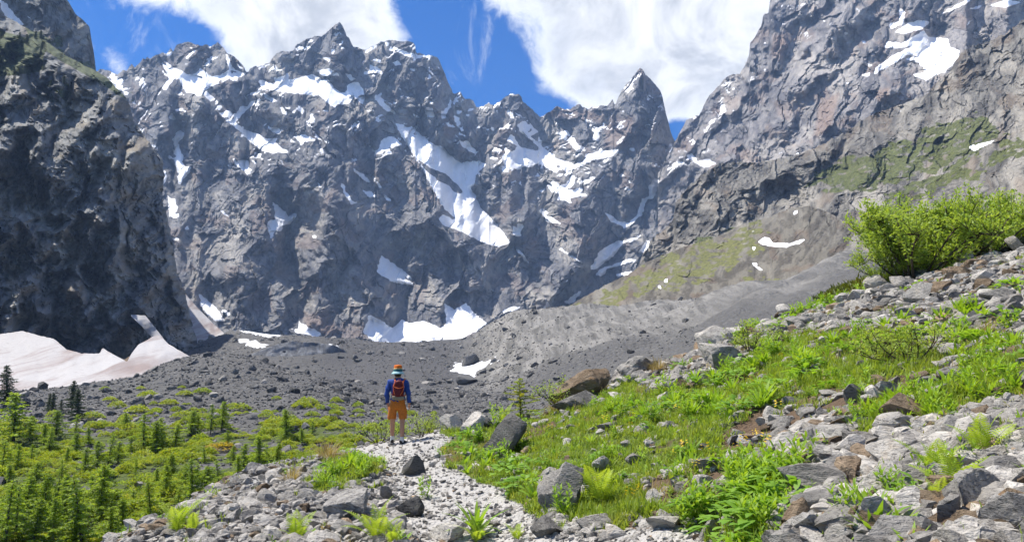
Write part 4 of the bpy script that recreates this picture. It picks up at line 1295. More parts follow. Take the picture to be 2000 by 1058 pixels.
def build_stone_cover():
    shapes = []
    for k in range(14):
        v, f = rock_shape(900 + k, 1, 12, (.45, .6, .8)[k % 3], .03)
        shapes.append(mesh_np('stone_piece', v - np.array([0, 0, .35]), f, [M['pale' if k % 7 < 4 else ('grey' if k % 7 < 6 else 'brown')]], False))
    x, y, z, cv, r = slope_pts(150000, 21)
    p = np.clip(cv['stone'], 0, 1) ** 1.1 * (1 - .35 * cv['path']) + .05 + .13 * sstep(-.1, .4, fbm(x / 1.0, y / 1.0, 2, 23)) * (x > 1)
    k = r.uniform(0, 1, len(x)) < p
    x, y, z = x[k], y[k], z[k]
    path, bank = cv['path'][k], cv['bank'][k]
    n = len(x)
    px, _ = to_pix(x, y, z)
    s = .035 + .12 * r.uniform(0, 1, n) ** 3 + .022 * r.exponential(1, n) + .12 * (r.uniform(0, 1, n) > .975)
    s *= np.where(path > .4, .34, np.where(bank > .5, .74, 1.0)) * np.where((px > 1500) & (y < 9), 1.15, 1.0) * (1 + .018 * y)
    rots = np.stack([r.normal(0, .35, n), r.normal(0, .35, n), r.uniform(0, 6.28, n)], -1)
    scl = np.stack([s * r.uniform(.8, 1.5, n), s * r.uniform(.8, 1.4, n), s * r.uniform(.5, .95, n)], -1)
    idx = r.randint(0, len(shapes), n)
    idx = np.where((path + bank > .5) & (idx % 7 == 6) & (r.uniform(0, 1, n) < .7), 0, idx)
    scatter('loose_stones', np.stack([x, y, z], -1), rots, scl, idx, shapes, 'loose pale stones covering the path and rubble slopes', 'stones')
    # moraine and valley debris
    n = 52000
    y = np.exp(r.uniform(math.log(62), math.log(640), n))
    X = r.uniform(-.72, .25, n)
    x = X * y
    z = valley_z(x, y)
    hill = sstep(100, 150, y + 25 * fbm(x / 20, y / 20, 2, 33))
    kk = (r.uniform(0, 1, n) < (.10 + .9 * hill) * (1 - sstep(-.02, .10, X) * .75) * (1 - sstep(260, 330, y) * .3)) & (sample(M_GSNOW, *to_pix(x, y, z)) < .2)
    x, y, z = x[kk], y[kk], z[kk]
    n = len(x)
    s = .14 + .30 * r.uniform(0, 1, n) ** 3 + .07 * r.exponential(1, n) + 1.3 * (r.uniform(0, 1, n) > .985)
    s *= (.55 + y / 260)
    sh2 = []
    for k in range(8):
        v, f = rock_shape(950 + k, 1, 7, .7, .05)
        sh2.append(mesh_np('debris_piece', v - np.array([0, 0, .4]), f, [M['moraine' if k < 6 else 'grey']], False))
    scatter('moraine_debris', np.stack([x, y, z], -1), np.stack([r.normal(0, .4, n), r.normal(0, .4, n), r.uniform(0, 6.28, n)], -1),
            np.stack([s * r.uniform(.8, 1.5, n), s * r.uniform(.8, 1.3, n), s * r.uniform(.5, 1, n)], -1), r.randint(0, 8, n), sh2, 'grey rock debris strewn over the moraine hill', 'debris')


def build_grass_cover():
    def tuft(seed, mat, n, h0, h1, w):
        g = Geo()
        r = random.Random(seed)
        for _ in range(n):
            az = r.uniform(0, 6.28)
            el = r.uniform(.75, 1.5)
            a2 = r.uniform(0, 6.28)
            rad = .07 * math.sqrt(r.random())
            g.leaf((rad * math.cos(a2), rad * math.sin(a2), -.01), unit(az, el), (0, 0, 1), r.uniform(h0, h1), w * r.uniform(.7, 1.4), r.uniform(.3, 1.2), 3)
        return g.mesh('grass_tuft', mat)
    src = [tuft(k, M['grass'], 26, .05, .14, .010) for k in range(5)] + [tuft(40 + k, M['drygrass'], 24, .06, .16, .007) for k in range(2)]
    x, y, z, cv, r = slope_pts(100000, 31)
    veg = np.clip(1 - 1.3 * cv['stone'], 0, 1) * (1 - .85 * cv['dirt']) + .03
    lush = sstep(-.35, .25, fbm(x / 1.9, y / 1.9, 3, 36))
    k = (r.uniform(0, 1, len(x)) < veg * (.35 + .65 * lush)) & (cv['path'] < .3)
    x, y, z = x[k], y[k], z[k]
    n = len(x)
    dry = (fbm(x / 2.3, y / 2.3, 2, 37) > .42) & (r.uniform(0, 1, n) < .5)
    s = r.uniform(.55, 1.25, n) * (1 + .012 * y)
    scatter('grass', np.stack([x, y, z], -1), np.stack([r.normal(0, .12, n), r.normal(0, .12, n), r.uniform(0, 6.28, n)], -1), np.stack([s, s, s * r.uniform(.7, 1.2, n)], -1),
            np.where(dry, 5 + r.randint(0, 2, n), r.randint(0, 5, n)), src, 'bright green grass between the stones of the slope', 'grass')
    # low herbs
    x, y, z, cv, r = slope_pts(20000, 41)
    px, py = to_pix(x, y, z)
    cl = sstep(.0, .35, fbm(x / 1.2, y / 1.2, 3, 46)) + .06
    k = (r.uniform(0, 1, len(x)) < (1 - .8 * cv['stone']) * (1 - .5 * cv['dirt']) * cl * (1 - cv['bank'] * .8)) & (cv['path'] < .2)
    x, y, z = x[k], y[k], z[k]
    n = len(x)
    s = (.35 + .6 * r.uniform(0, 1, n) ** 1.6) * (.9 + .012 * y)
    scatter('low_herbs', np.stack([x, y, z], -1), np.stack([r.normal(0, .15, n), r.normal(0, .15, n), r.uniform(0, 6.28, n)], -1), np.stack([s, s, s], -1),
            r.randint(0, len(HERBS), n), HERBS, 'low leafy green herbs growing in clumps over the slope', 'herbs')
    # flowers
    g = Geo()
    for k in range(7):
        a = k * .9
        for j in range(5):
            q = a + j * 1.2566
            c = np.array([.05 * math.cos(a * 2.4), .05 * math.sin(a * 2.4), .16 + .012 * k])
            g.leaf(c, unit(q, .35), (0, 0, 1), .022, .016, .2, 2)
    fl = g.mesh('flower_head', M['yellow'])
    x, y, z, cv, r = slope_pts(9000, 51)
    px, py = to_pix(x, y, z)
    k = (r.uniform(0, 1, len(x)) < .16 * sstep(.0, .4, fbm(x / 1.7, y / 1.7, 2, 56)) * (1 - cv['stone'])) & (px > 850) & (px < 1560) & (cv['path'] < .2)
    x, y, z = x[k], y[k], z[k]
    n = len(x)
    s = r.uniform(.5, 1.0, n)
    scatter('yellow_flowers', np.stack([x, y, z], -1), np.stack([r.normal(0, .2, n), r.normal(0, .2, n), r.uniform(0, 6.28, n)], -1), np.stack([s, s, s], -1), np.zeros(n), [fl],
            'tiny yellow flowers dotted through the grass right of the path', 'flowers')


def herb_rosette(seed, n=15, L=.24, W=.045, mat='herb', el=(.35, 1.35)):
    g = Geo()
    r = random.Random(seed)
    for k in range(n):
        az = k * 2.4 + r.uniform(-.3, .3)
        e = el[0] + (el[1] - el[0]) * (k / n) ** .8
        g.leaf((0, 0, .0), unit(az, e), (0, 0, 1), L * r.uniform(.7, 1.15), W * r.uniform(.8, 1.2), r.uniform(.5, 1.3), 4)
    return g.mesh('herb', M[mat])


def herb_stems(seed, stems=4, H=.34, L=.13, W=.032, mat='herb'):
    g = Geo()
    r = random.Random(seed)
    for s in range(stems):
        az0 = r.uniform(0, 6.28)
        lean = np.array(unit(az0, r.uniform(1.05, 1.5)))
        b = np.array([.05 * math.cos(az0), .05 * math.sin(az0), -.01])
        h = H * r.uniform(.65, 1.1)
        g.tube([b, b + lean * h], [.004, .002], 3)
        m = int(h / .022)
        for k in range(m):
            u = (k + .5) / m
            g.leaf(b + lean * h * u, unit(k * 2.4 + az0, .35 + .7 * u), (0, 0, 1), L * (1.1 - .55 * u) * r.uniform(.8, 1.2), W * (1.1 - .4 * u), .7, 3)
    return g.mesh('herb', M[mat])


def herb_broad(seed, n=34, R0=.16):
    g = Geo()
    r = random.Random(seed)
    for k in range(n):
        az, rad = r.uniform(0, 6.28), R0 * math.sqrt(r.random())
        h = .05 + .13 * (1 - rad / R0) + r.uniform(0, .05)
        g.leaf((rad * math.cos(az), rad * math.sin(az), h), unit(az + r.uniform(-.7, .7), r.uniform(.0, .7)), (0, 0, 1), r.uniform(.08, .15), r.uniform(.045, .075), .8, 4)
    return g.mesh('herb', M['broad'])


HERBS = [herb_rosette(1), herb_rosette(2, 11, .2, .05), herb_rosette(3, 18, .28, .035), herb_stems(4), herb_stems(5, 6, .26), herb_broad(6), herb_broad(7, 26, .13), herb_stems(8, 7, .20, .07, .018), herb_stems(9, 5, .24, .06, .012, 'drygrass'), herb_rosette(10, 12, .14, .02, 'drygrass', (.1, .9)), herb_stems(17, 9, .16, .06, .02, 'grass')]
HERB_BIG = [herb_rosette(11, 16, .26, .05), herb_rosette(12, 20, .3, .04), herb_stems(13, 5, .42, .15, .036), herb_stems(14, 7, .34, .14, .034), herb_broad(15, 44, .2)]


# ------------------------------------------------------------------ boulders and rocks, one object each
def put_rock(px, py, w, h, seed, mat, label, group=None, sub=3, yaw=None, tilt=(0, 0), shear=0.0, depth=.85, cuts=11, sink=.24, flat=.8, name='boulder', cat='boulder', rough=.06):
    p = hit(px, py)
    if p is None:
        return None
    k = p.y / F
    W, H = w * k, h * k / (1 - sink)
    v, f = rock_shape(seed, sub, cuts, flat, rough, shear)
    o = add_obj(name, mesh_np(name, v, f, [M[mat]], False), loc=(p.x, p.y + .4 * W * depth, p.z - H * sink + .12 * W * depth * .3), rot=(tilt[0], tilt[1], 0 if yaw is None else yaw), scale=(W, W * depth, H))
    return tag(o, label, cat, group)


def build_rocks():
    hero = [
        (1098, 1000, 92, 88, 1, 'grey', 'big upright grey boulder beside the path, with ferns behind it', dict(cuts=9, sub=4)),
        (1004, 888, 96, 72, 2, 'grey', 'slanting layered grey boulder on the grass above the path bend', dict(shear=.55, tilt=(0, -.3), sub=4)),
        (916, 850, 62, 42, 3, 'pale', 'pale pointed boulder at the right edge of the path', dict(shear=.4)),
        (880, 826, 48, 30, 4, 'pale', 'squat pale boulder where the path goes over the brow', {}),
        (942, 798, 50, 22, 5, 'darkstone', 'flat dark boulder on the brow beside the larch sapling', {}),
        (1145, 752, 128, 52, 6, 'brown', 'long brown overhanging boulder slab on the skyline', dict(shear=.7, tilt=(0, -.28), flat=.5, sub=4)),
        (1124, 800, 88, 34, 7, 'grey', 'low grey boulder in the grass below the long brown slab', {}),
        (1420, 716, 80, 46, 8, 'grey', 'pale wedge shaped boulder with a dark left side, among leafy plants', dict(shear=-.3)),
        (1402, 668, 76, 40, 9, 'pale', 'whitish angular boulder on the skyline above the wedge shaped boulder', {}),
        (1245, 728, 96, 40, 10, 'grey', 'rough grey outcrop right of the long brown slab', dict(rough=.12)),
        (1727, 541, 62, 30, 11, 'pale', 'smooth pale boulder at the foot of the big shrub', dict(cuts=5)),
        (1808, 592, 64, 42, 12, 'pale', 'rounded whitish boulder leaning in the upper rubble field', dict(cuts=6, shear=.4)),
        (1740, 600, 42, 26, 13, 'darkstone', 'small dark boulder left of the rounded whitish one', {}),
        (806, 930, 52, 38, 14, 'darkstone', 'dark pointed slab standing on the path', dict(shear=.5, depth=.5, flat=.95)),
        (668, 1010, 86, 46, 15, 'grey', 'blocky grey boulder on the bank at the bottom left', dict(cuts=7)),
        (800, 1010, 50, 34, 16, 'darkstone', 'dark grey wedge boulder at the near left path edge', {}),
        (1178, 922, 40, 28, 17, 'pale', 'rounded pale stone block on the grass above the big upright boulder', dict(cuts=6)),
        (1381, 962, 44, 30, 18, 'pale', 'pale bluish block on the bare soil patch', dict(cuts=7)),
        (1190, 843, 48, 16, 19, 'pale', 'flat whitish slab lying on the grassy slope', {}),
        (1600, 978, 122, 62, 20, 'pale', 'long pale speckled block at the left of the near rubble heap', dict(flat=.6, cuts=7)),
        (1662, 962, 74, 62, 21, 'brown', 'brown block standing between pale rocks in the near rubble heap', dict(shear=.3)),
        (1768, 915, 98, 48, 22, 'pale', 'wide whitish boulder in the middle of the near rubble heap', {}),
        (1868, 872, 72, 56, 23, 'grey', 'angular blue grey boulder at the top of the near rubble heap', {}),
        (1800, 878, 76, 34, 24, 'pale', 'smooth humped pale boulder below the angular blue grey one', dict(cuts=5)),
        (1930, 1010, 96, 84, 25, 'grey', 'large facetted grey boulder near the lower right corner', dict(sub=4)),
        (1992, 1056, 100, 84, 26, 'grey', 'grey boulder cut off by the lower right corner', dict(sub=4)),
        (1708, 1052, 74, 76, 27, 'grey', 'tall tilted grey slab at the bottom of the near rubble heap', dict(shear=.5, depth=.6, tilt=(0, .15))),
        (1668, 1054, 34, 62, 28, 'brown', 'narrow rusty slab leaning on the tall tilted grey slab', dict(shear=.4, depth=.6)),
        (1566, 1038, 62, 58, 29, 'brown', 'brownish block at the lower left end of the near rubble heap', {}),
        (1868, 1046, 62, 72, 30, 'grey', 'dark sided grey block left of the large facetted boulder', {}),
        (1905, 930, 84, 44, 31, 'pale', 'pale sloping block right of the wide whitish boulder', {}),
        (1966, 905, 74, 36, 32, 'pale', 'flat pale block at the right edge above the large facetted boulder', {}),
        (1690, 880, 64, 34, 33, 'pale', 'pale flat topped rock at the upper edge of the near rubble heap', {}),
        (1620, 905, 70, 36, 34, 'pale', 'broad pale rock at the upper left of the near rubble heap', {}),
        (870, 1062, 70, 30, 35, 'pale', 'pale rounded rock at the bottom edge below the path', {}),
        (1070, 1052, 66, 34, 36, 'grey', 'grey rock at the bottom edge left of the big upright boulder', {}),
        (1166, 1044, 74, 32, 37, 'pale', 'pale low rock below the big upright boulder', {}),
        (1300, 1038, 66, 22, 38, 'pale', 'flat pale rock beside the bare dirt track at the bottom', {}),
        (760, 1050, 60, 30, 39, 'grey', 'grey cobble at the bottom edge between two ferns', {}),
        (1085, 1010, 30, 16, 40, 'pale', 'small pale stone at the foot of the big upright boulder', {}),
        (275, 966, 46, 22, 41, 'pale', 'pale boulder among the larches in the valley', {}),
        (238, 722, 38, 24, 42, 'brown', 'brown boulder lying against the pinkish snowfield', {}),
        (918, 714, 36, 22, 43, 'darkstone', 'dark boulder at the top of the snow patch in the basin', {}),
        (912, 752, 44, 20, 44, 'darkstone', 'dark low boulder at the foot of the snow patch in the basin', {}),
        (1880, 545, 54, 26, 45, 'brown', 'brownish rock in the upper rubble field below the juniper', {}),
        (1960, 590, 60, 28, 46, 'pale', 'pale slab near the right edge of the upper rubble field', {}),
        (77, 760, 26, 16, 47, 'moraine', 'dark grey boulder at the foot of the pinkish snowfield', {}),
    ]
    for px, py, w, h, sd, mt, lab, kw in hero:
        put_rock(px, py, w, h, 3000 + sd, mt, lab, **kw)
    r = random.Random(5)
    zones = [
        ([(1545, 1058), (1560, 965), (1620, 905), (1700, 850), (1820, 830), (1998, 800), (1998, 1058)], 64, (38, 96), 'pale rock wedged in the rubble heap at the lower right', 'rocks of the near rubble heap'),
        ([(1380, 655), (1520, 595), (1700, 545), (1998, 470), (1998, 660), (1870, 640), (1720, 630), (1560, 655)], 85, (18, 46), 'pale rock in the rubble field under the skyline at right', 'rocks of the upper rubble field'),
        ([(1090, 770), (1250, 700), (1380, 650), (1450, 690), (1330, 765), (1200, 760)], 32, (16, 40), 'grey stone in the rubble between brown slab and leafy plants', 'stones near the brown slab'),
        ([(300, 1050), (420, 985), (560, 920), (650, 1000), (780, 1010), (840, 1056)], 52, (18, 46), 'stone on the gravel bank left of the path', 'stones of the left bank'),
        ([(870, 830), (900, 800), (1050, 760), (1000, 800), (940, 840)], 16, (16, 34), 'stone in the pile on the brow right of the hiker', 'stones on the brow'),
        ([(1150, 1000), (1200, 860), (1480, 760), (1600, 800), (1500, 960), (1300, 1020)], 30, (14, 34), 'single stone half buried in the grassy slope', 'stones in the grass'),
    ]
    for poly, cnt, (s0, s1_), lab, grp in zones:
        m = raster([poly], 0)
        ys, xs = np.nonzero(m > .5)
        done = 0
        while done < cnt:
            q = r.randrange(len(xs))
            px, py = xs[q] * 2 + r.random() * 2, ys[q] * 2 + r.random() * 2
            u = r.random()
            w = s0 + (s1_ - s0) * u ** 1.8
            mt = r.choices(['pale', 'grey', 'brown', 'darkstone'], [.62, .25, .09, .04])[0]
            put_rock(px, py, w, w * r.uniform(.38, .68), 5000 + r.randrange(100000), mt, lab, grp, sub=2, yaw=r.uniform(0, 6.28), tilt=(r.uniform(-.35, .35), r.uniform(-.35, .35)), name='rock', cat='rock', cuts=r.randrange(6, 11), flat=r.uniform(.5, .85))
            done += 1


# ------------------------------------------------------------------ plants, one object each
def put_copy(name, me, p, s, rz, label, cat, group, tilt=(0, 0)):
    return tag(add_obj(name, me, loc=p, rot=(tilt[0], tilt[1], rz), scale=s), label, cat, group)


def frond_mesh(seed, L=.55):
    g = Geo()
    r = random.Random(seed)
    n = 22
    pts = []
    p, d = np.zeros(3), np.array(unit(0, 1.25))
    for k in range(n + 1):
        pts.append(p.copy())
        p = p + d * L / n
        d = d + np.array([.012, 0, -.055 - .012 * k / n])
        d /= np.linalg.norm(d)
    g.tube(pts[::4], [.004 - .003 * i / 6 for i in range(len(pts[::4]))], 3)
    for k in range(3, n):
        u = k / n
        ln = L * .24 * math.sin(math.pi * min(1, (u * .9 + .12))) ** .8 * (1.15 - .45 * u)
        t = pts[k] - pts[k - 1]
        t /= np.linalg.norm(t)
        for sd in (-1, 1):
            dr = np.array([0, sd * 1.0, .08]) + t * .42
            up = np.cross(t, (0, sd, 0)) * sd
            g.leaf(pts[k], dr, up if up[2] > 0 else -up, ln * r.uniform(.85, 1.1), L * .030, .35, 4)
    return g.mesh('frond', M['fern'])


def build_plants():
    fr = [frond_mesh(k) for k in range(3)]
    r = random.Random(8)
    ferns = [(345, 1046, 66, 'bright fern on the bank at the far left of the rubble edge'), (378, 1042, 40, 'small bright fern right of the leftmost fern'), (578, 1062, 54, 'light green fern cut by the bottom edge left of centre'),
             (735, 1060, 80, 'tall narrow fern at the bottom below the blocky grey boulder'), (768, 1064, 44, 'yellowish fern at the bottom right of the tall narrow fern'), (1168, 990, 76, 'fern growing behind the big upright boulder'),
             (1196, 985, 50, 'fern in the grass right of the big upright boulder'), (1500, 960, 62, 'pale fern at the upper left of the leafy thicket'), (1555, 915, 40, 'small fern at the edge of the near rubble heap'),
             (1830, 945, 84, 'yellow green fern in the centre of the near rubble heap'), (1872, 985, 96, 'tall fern right of the centre of the near rubble heap'), (1838, 1010, 70, 'fern in front of the tall one in the near rubble heap'),
             (1926, 905, 92, 'upright fern between rocks near the right edge'), (930, 1062, 46, 'pale fern at the bottom edge beside the path'), (986, 812, 42, 'bright fern on the brow below the larch sapling'), (1010, 1060, 34, 'small fern at the bottom edge left of the grey rock')]
    for px, py, h, lab in ferns:
        p = hit(px, py)
        s = h * p.y / F / .42
        t = add_obj('fern', None, loc=p, scale=s, rot=(0, 0, r.uniform(0, 6.28)))
        tag(t, lab, 'fern')
        for k in range(8):
            add_obj('frond', fr[k % 3], t, rot=(r.uniform(-.12, .12), r.uniform(-.5, .35), k * .785 + r.uniform(-.25, .25)), scale=r.uniform(.75, 1.08))
    # leafy perennials
    zones = [
        ([(1330, 1055), (1440, 960), (1540, 930), (1570, 1000), (1500, 1056)], 34, (44, 76), [2, 3, 3, 4], 'leafy stems in the thicket left of the near rubble heap', 'leafy thicket'),
        ([(1180, 800), (1330, 760), (1500, 690), (1620, 700), (1560, 780), (1380, 830), (1230, 850)], 55, (26, 48), [0, 1, 3, 4], 'light green leafy clump in the middle of the slope', 'leafy clumps of the middle slope'),
        ([(1370, 650), (1440, 610), (1560, 585), (1700, 560), (1640, 610), (1480, 660)], 34, (24, 44), [4, 4, 3, 0], 'bright green clump along the rubble skyline', 'clumps along the skyline'),
        ([(1640, 840), (1720, 790), (1960, 720), (1998, 780), (1850, 830)], 46, (24, 44), [0, 1, 2, 1], 'lance leaved plant in the green strip above the near rubble heap', 'plants of the green strip'),
        ([(1620, 1056), (1680, 950), (1800, 1000), (1840, 1056)], 14, (50, 84), [0, 1, 1, 2], 'lance leaved plant growing out of the near rubble heap', 'plants in the near rubble'),
        ([(1560, 700), (1700, 640), (1880, 610), (1990, 560), (1990, 680), (1800, 700)], 30, (26, 44), [1, 0, 3, 4], 'green tuft among the stones of the upper slope', 'tufts of the upper slope'),
        ([(870, 900), (880, 850), (960, 870), (1060, 960), (1040, 980)], 18, (22, 40), [4, 0, 3], 'leafy plant at the grassy path edge', 'plants at the path edge'),
        ([(620, 950), (700, 890), (750, 900), (700, 940)], 12, (22, 38), [3, 2, 0], 'green plant in the grass patch left of the path', 'plants in the left grass patch'),
    ]
    for poly, cnt, (h0, h1), kinds, lab, grp in zones:
        m = raster([poly], 0)
        ys, xs = np.nonzero(m > .5)
        for _ in range(cnt):
            q = r.randrange(len(xs))
            p = hit(xs[q] * 2 + r.random() * 2, ys[q] * 2 + r.random() * 2)
            k = r.choice(kinds)
            s = r.uniform(h0, h1) * p.y / F / (.24, .26, .36, .3, .2)[k]
            put_copy('leafy_plant', HERB_BIG[k], p, min(s, 1.15), r.uniform(0, 6.28), lab, 'plant', grp, (r.uniform(-.15, .15), r.uniform(-.15, .15)))
    singles = [(930, 1040, 62, 1, 'lance leaved plant standing at the bottom centre of the path'), (650, 960, 26, 2, 'slim leafy stem beside the blocky grey boulder'), (830, 972, 34, 2, 'single leafy stem in the middle of the gravel path'),
               (1100, 1010, 50, 2, 'tall leafy stem in front of the big upright boulder'), (972, 800, 40, 2, 'leafy clump left of the larch sapling'), (1760, 1040, 60, 1, 'spiky leaved plant at the bottom of the near rubble heap')]
    for px, py, h, k, lab in singles:
        p = hit(px, py)
        put_copy('leafy_plant', HERB_BIG[k], p, h * p.y / F / (.24, .26, .36, .3, .2)[k], r.uniform(0, 6.28), lab, 'plant', None)
    # dry grass tussocks
    g = Geo()
    for _ in range(150):
        az = r.uniform(0, 6.28)
        rad = .12 * math.sqrt(r.random())
        g.leaf((rad * math.cos(az), rad * math.sin(az), 0), unit(az + r.uniform(-.5, .5), r.uniform(.5, 1.45)), (0, 0, 1), r.uniform(.2, .42), .009, r.uniform(.5, 1.4), 3)
    tus = g.mesh('tussock', M['drygrass'])
    for px, py, h, lab in [(640, 895, 40, 'straw coloured grass tussock at the left edge of the path bank'), (570, 940, 34, 'dry grass tussock lower on the bank edge'), (1090, 775, 34, 'golden grass tussock under the long brown slab'),
                           (1285, 690, 30, 'golden grass tussock on the skyline right of the brown slab'), (1930, 655, 34, 'brownish tussock in the upper rubble near the right edge')]:
        p = hit(px, py)
        put_copy('grass_tussock', tus, p, h * p.y / F / .33, r.uniform(0, 6.28), lab, 'tussock', None)


def bush_meshes(seed, H=1.0, W=1.4, n_stem=9, leaf=.05, n_leaf=2600, mat='willow', fill=0.0):
    """branches + foliage of an open, many-stemmed shrub about H tall and W wide"""
    r = random.Random(seed)
    br, fo = Geo(), Geo()
    tips = []
    for s in range(n_stem):
        az = s * 2.4 + r.uniform(-.4, .4)
        p = np.array([.1 * W * math.cos(az) * r.random(), .1 * W * math.sin(az) * r.random(), -.05])
        d = np.array(unit(az, r.uniform(.2, 1.2)))
        L = H * r.uniform(.75, 1.1) / max(d[2], .55)
        pts = [p.copy()]
        for k in range(7):
            d = d + np.array([r.uniform(-.25, .25), r.uniform(-.25, .25), r.uniform(-.08, .2)])
            d /= np.linalg.norm(d)
            p = p + d * L / 7
            p[2] = min(p[2], H * (1.0 - .5 * min(1, math.hypot(p[0], p[1]) / (W * .5)) ** 2))
            p[0] = max(-W * .5, min(W * .5, p[0]))
            p[1] = max(-W * .5, min(W * .5, p[1]))
            pts.append(p.copy())
            if k >= 1:
                for _ in range(3):
                    q = p.copy()
                    e = np.array(unit(r.uniform(0, 6.28), r.uniform(-.1, 1.0)))
                    sub = [q.copy()]
                    for j in range(4):
                        e = e + np.array([r.uniform(-.3, .3), r.uniform(-.3, .3), r.uniform(-.05, .25)])
                        e /= np.linalg.norm(e)
                        q = q + e * H * .085
                        sub.append(q.copy())
                        tips.append((q.copy(), e.copy()))
                    br.tube(sub, [.006 * H, .005 * H, .004 * H, .003 * H, .002 * H], 3)
        br.tube(pts, [.022 * H * (1 - .11 * i) for i in range(8)], 5)
    for _ in range(n_leaf):
        c, e = r.choice(tips)
        az = r.uniform(0, 6.28)
        p = c + np.array([r.gauss(0, .035), r.gauss(0, .035), r.gauss(0, .035)]) * H
        d = np.array(unit(az, r.uniform(-.5, 1.1))) + e * .6
        fo.leaf(p, d, (r.uniform(-.6, .6), r.uniform(-.6, .6), 1), leaf * r.uniform(.7, 1.3), leaf * .5, .5, 3)
    return br.mesh('branches', M['twig']), fo.mesh('foliage', M[mat])


def put_bush(meshes, p, s, rz, label, group=None, name='shrub', cat='shrub'):
    t = add_obj(name, None, loc=p, rot=(0, 0, rz), scale=s)
    add_obj('branches', meshes[0], t)
    add_obj('foliage', meshes[1], t)
    return tag(t, label, cat, group)


def build_bushes():
    r = random.Random(15)
    big = [bush_meshes(60 + k, 1.0, 2.1, 15, .055, 9000) for k in range(3)]
    # the tall shrub thicket on the right skyline: centre column, ground row, height in pixels
    lst = [(1752, 546, 56, 'lowest shrub of the skyline thicket, beside the smooth pale boulder'), (1775, 530, 100, 'left shrub of the skyline thicket, its twigs hanging to the left'), (1790, 515, 158, 'shrub left of the middle of the skyline thicket'),
           (1838, 500, 160, 'tallest shrub of the skyline thicket'), (1885, 482, 142, 'shrub right of the middle of the skyline thicket'), (1932, 470, 112, 'shrub of the skyline thicket with a snow gap behind it'), (1985, 452, 84, 'shrub of the skyline thicket cut by the right edge')]
    for k, (px, py, h, lab) in enumerate(lst):
        p = hit(px, py + 8)
        p = ground_pt(p.x, p.y)
        s = h * p.y / F
        s *= .86
        put_bush(big[k % 3], p, (s * .9, s * .9, s), r.uniform(0, 6.28), lab, name='skyline_shrub')
    small = [bush_meshes(80 + k, 1.0, 2.2, 9, .075, 1300) for k in range(2)]
    for px, py, h, k, lab in [(1780, 712, 84, 0, 'spreading willow bush with dark stems on the upper slope'), (1720, 705, 56, 1, 'low bush left of the spreading willow bush'), (1470, 690, 58, 1, 'thin reddish stemmed bush above the middle slope'), (1100, 752, 56, 0, 'small bright bush on the skyline left of the brown slab'),
                              (828, 812, 44, 1, 'small bush on the brow just right of the hiker'), (742, 836, 46, 0, 'small bush on the brow just left of the hiker'), (1250, 642, 0, 0, '')]:
        if not h:
            continue
        p = hit(px, py)
        put_bush(small[k], p, h * p.y / F * .95, r.uniform(0, 6.28), lab, name='small_bush', cat='bush')
    # creeping juniper mat along the crest
    g = []
    for k in range(3):
        q = Geo()
        rr = random.Random(k + 300)
        for _ in range(150):
            az = rr.uniform(0, 6.28)
            rad = .3 * math.sqrt(rr.random())
            c = np.array([rad * math.cos(az), rad * math.sin(az), .02 + .2 * (1 - (rad / .3) ** 2) * rr.random()])
            for _ in range(3):
                q.leaf(c, unit(rr.uniform(0, 6.28), rr.uniform(.1, 1.3)), (0, 0, 1), rr.uniform(.05, .11), .022, .2, 2)
        g.append(q.mesh('juniper_sprig', M['juniper']))
    rr = np.random.RandomState(4)
    px = rr.uniform(1630, 2080, 620)
    yc = np.interp(px, [1630, 1720, 1850, 2080], [26.5, 27.5, 29.5, 31.5]) + rr.uniform(-3.6, 1.4, 620)
    x = (px - 1000) / F * yc
    pts = np.stack([x, yc, near_z(x, yc)], -1)
    s = rr.uniform(1.3, 2.4, len(pts))
    scatter('juniper_mat', pts, np.stack([rr.normal(0, .15, len(pts)), rr.normal(0, .15, len(pts)), rr.uniform(0, 6.28, len(pts))], -1), np.stack([s, s, s * 1.1], -1), rr.randint(0, 3, len(pts)), g,
            'dark green juniper mat creeping along the hillside crest under the shrubs', 'juniper')


# ------------------------------------------------------------------ larches
def larch_meshes(seed, sparse=1.0, mat='larch', slim=.2):
    """trunk and crown of a young conifer, 1 unit tall"""
    r = random.Random(seed)
    tr, cr = Geo(), Geo()
    bend = (r.uniform(-.03, .03), r.uniform(-.03, .03))
    axis = lambda u: np.array([bend[0] * u * u, bend[1] * u * u, u])
    tr.tube([axis(k / 6) - np.array([0, 0, .02 if k == 0 else 0]) for k in range(7)], [.016 * (1 - k / 6.4) + .001 for k in range(7)], 6)
    nb = int(70 * sparse)
    for k in range(nb):
        u = .10 + .88 * (k / nb) ** .92
        az = k * 2.4 + r.uniform(-.5, .5)
        L = slim * (1.03 - u) ** .75 * r.choice((.35, .6, .8, 1.0, 1.1, 1.25)) * (1 + .35 * math.sin(u * 17 + seed) * math.cos(az - seed)) + .012
        b = axis(u)
        d = np.array(unit(az, r.uniform(-.12, .3)))
        pts = [b]
        for j in range(4):
            d = d + np.array([0, 0, .05 if j > 1 else -.06])
            d /= np.linalg.norm(d)
            pts.append(pts[-1] + d * L / 4)
        tr.tube(pts[::2], [.0032, .002, .001], 3)
        ns = max(6, int(L * 130))
        for j in range(ns):
            v = (j + r.random()) / ns
            i = min(int(v * 4), 3)
            p = pts[i] + (pts[i + 1] - pts[i]) * (v * 4 - i)
            for _ in range(3):
                dd = np.array(unit(r.uniform(0, 6.28), r.uniform(-.9, .8))) + d * .5
                cr.leaf(p, dd, (r.uniform(-1, 1), r.uniform(-1, 1), .5), r.uniform(.024, .05), .0135, .5, 2)
    return tr.mesh('trunk', M['bark']), cr.mesh('crown', M[mat])


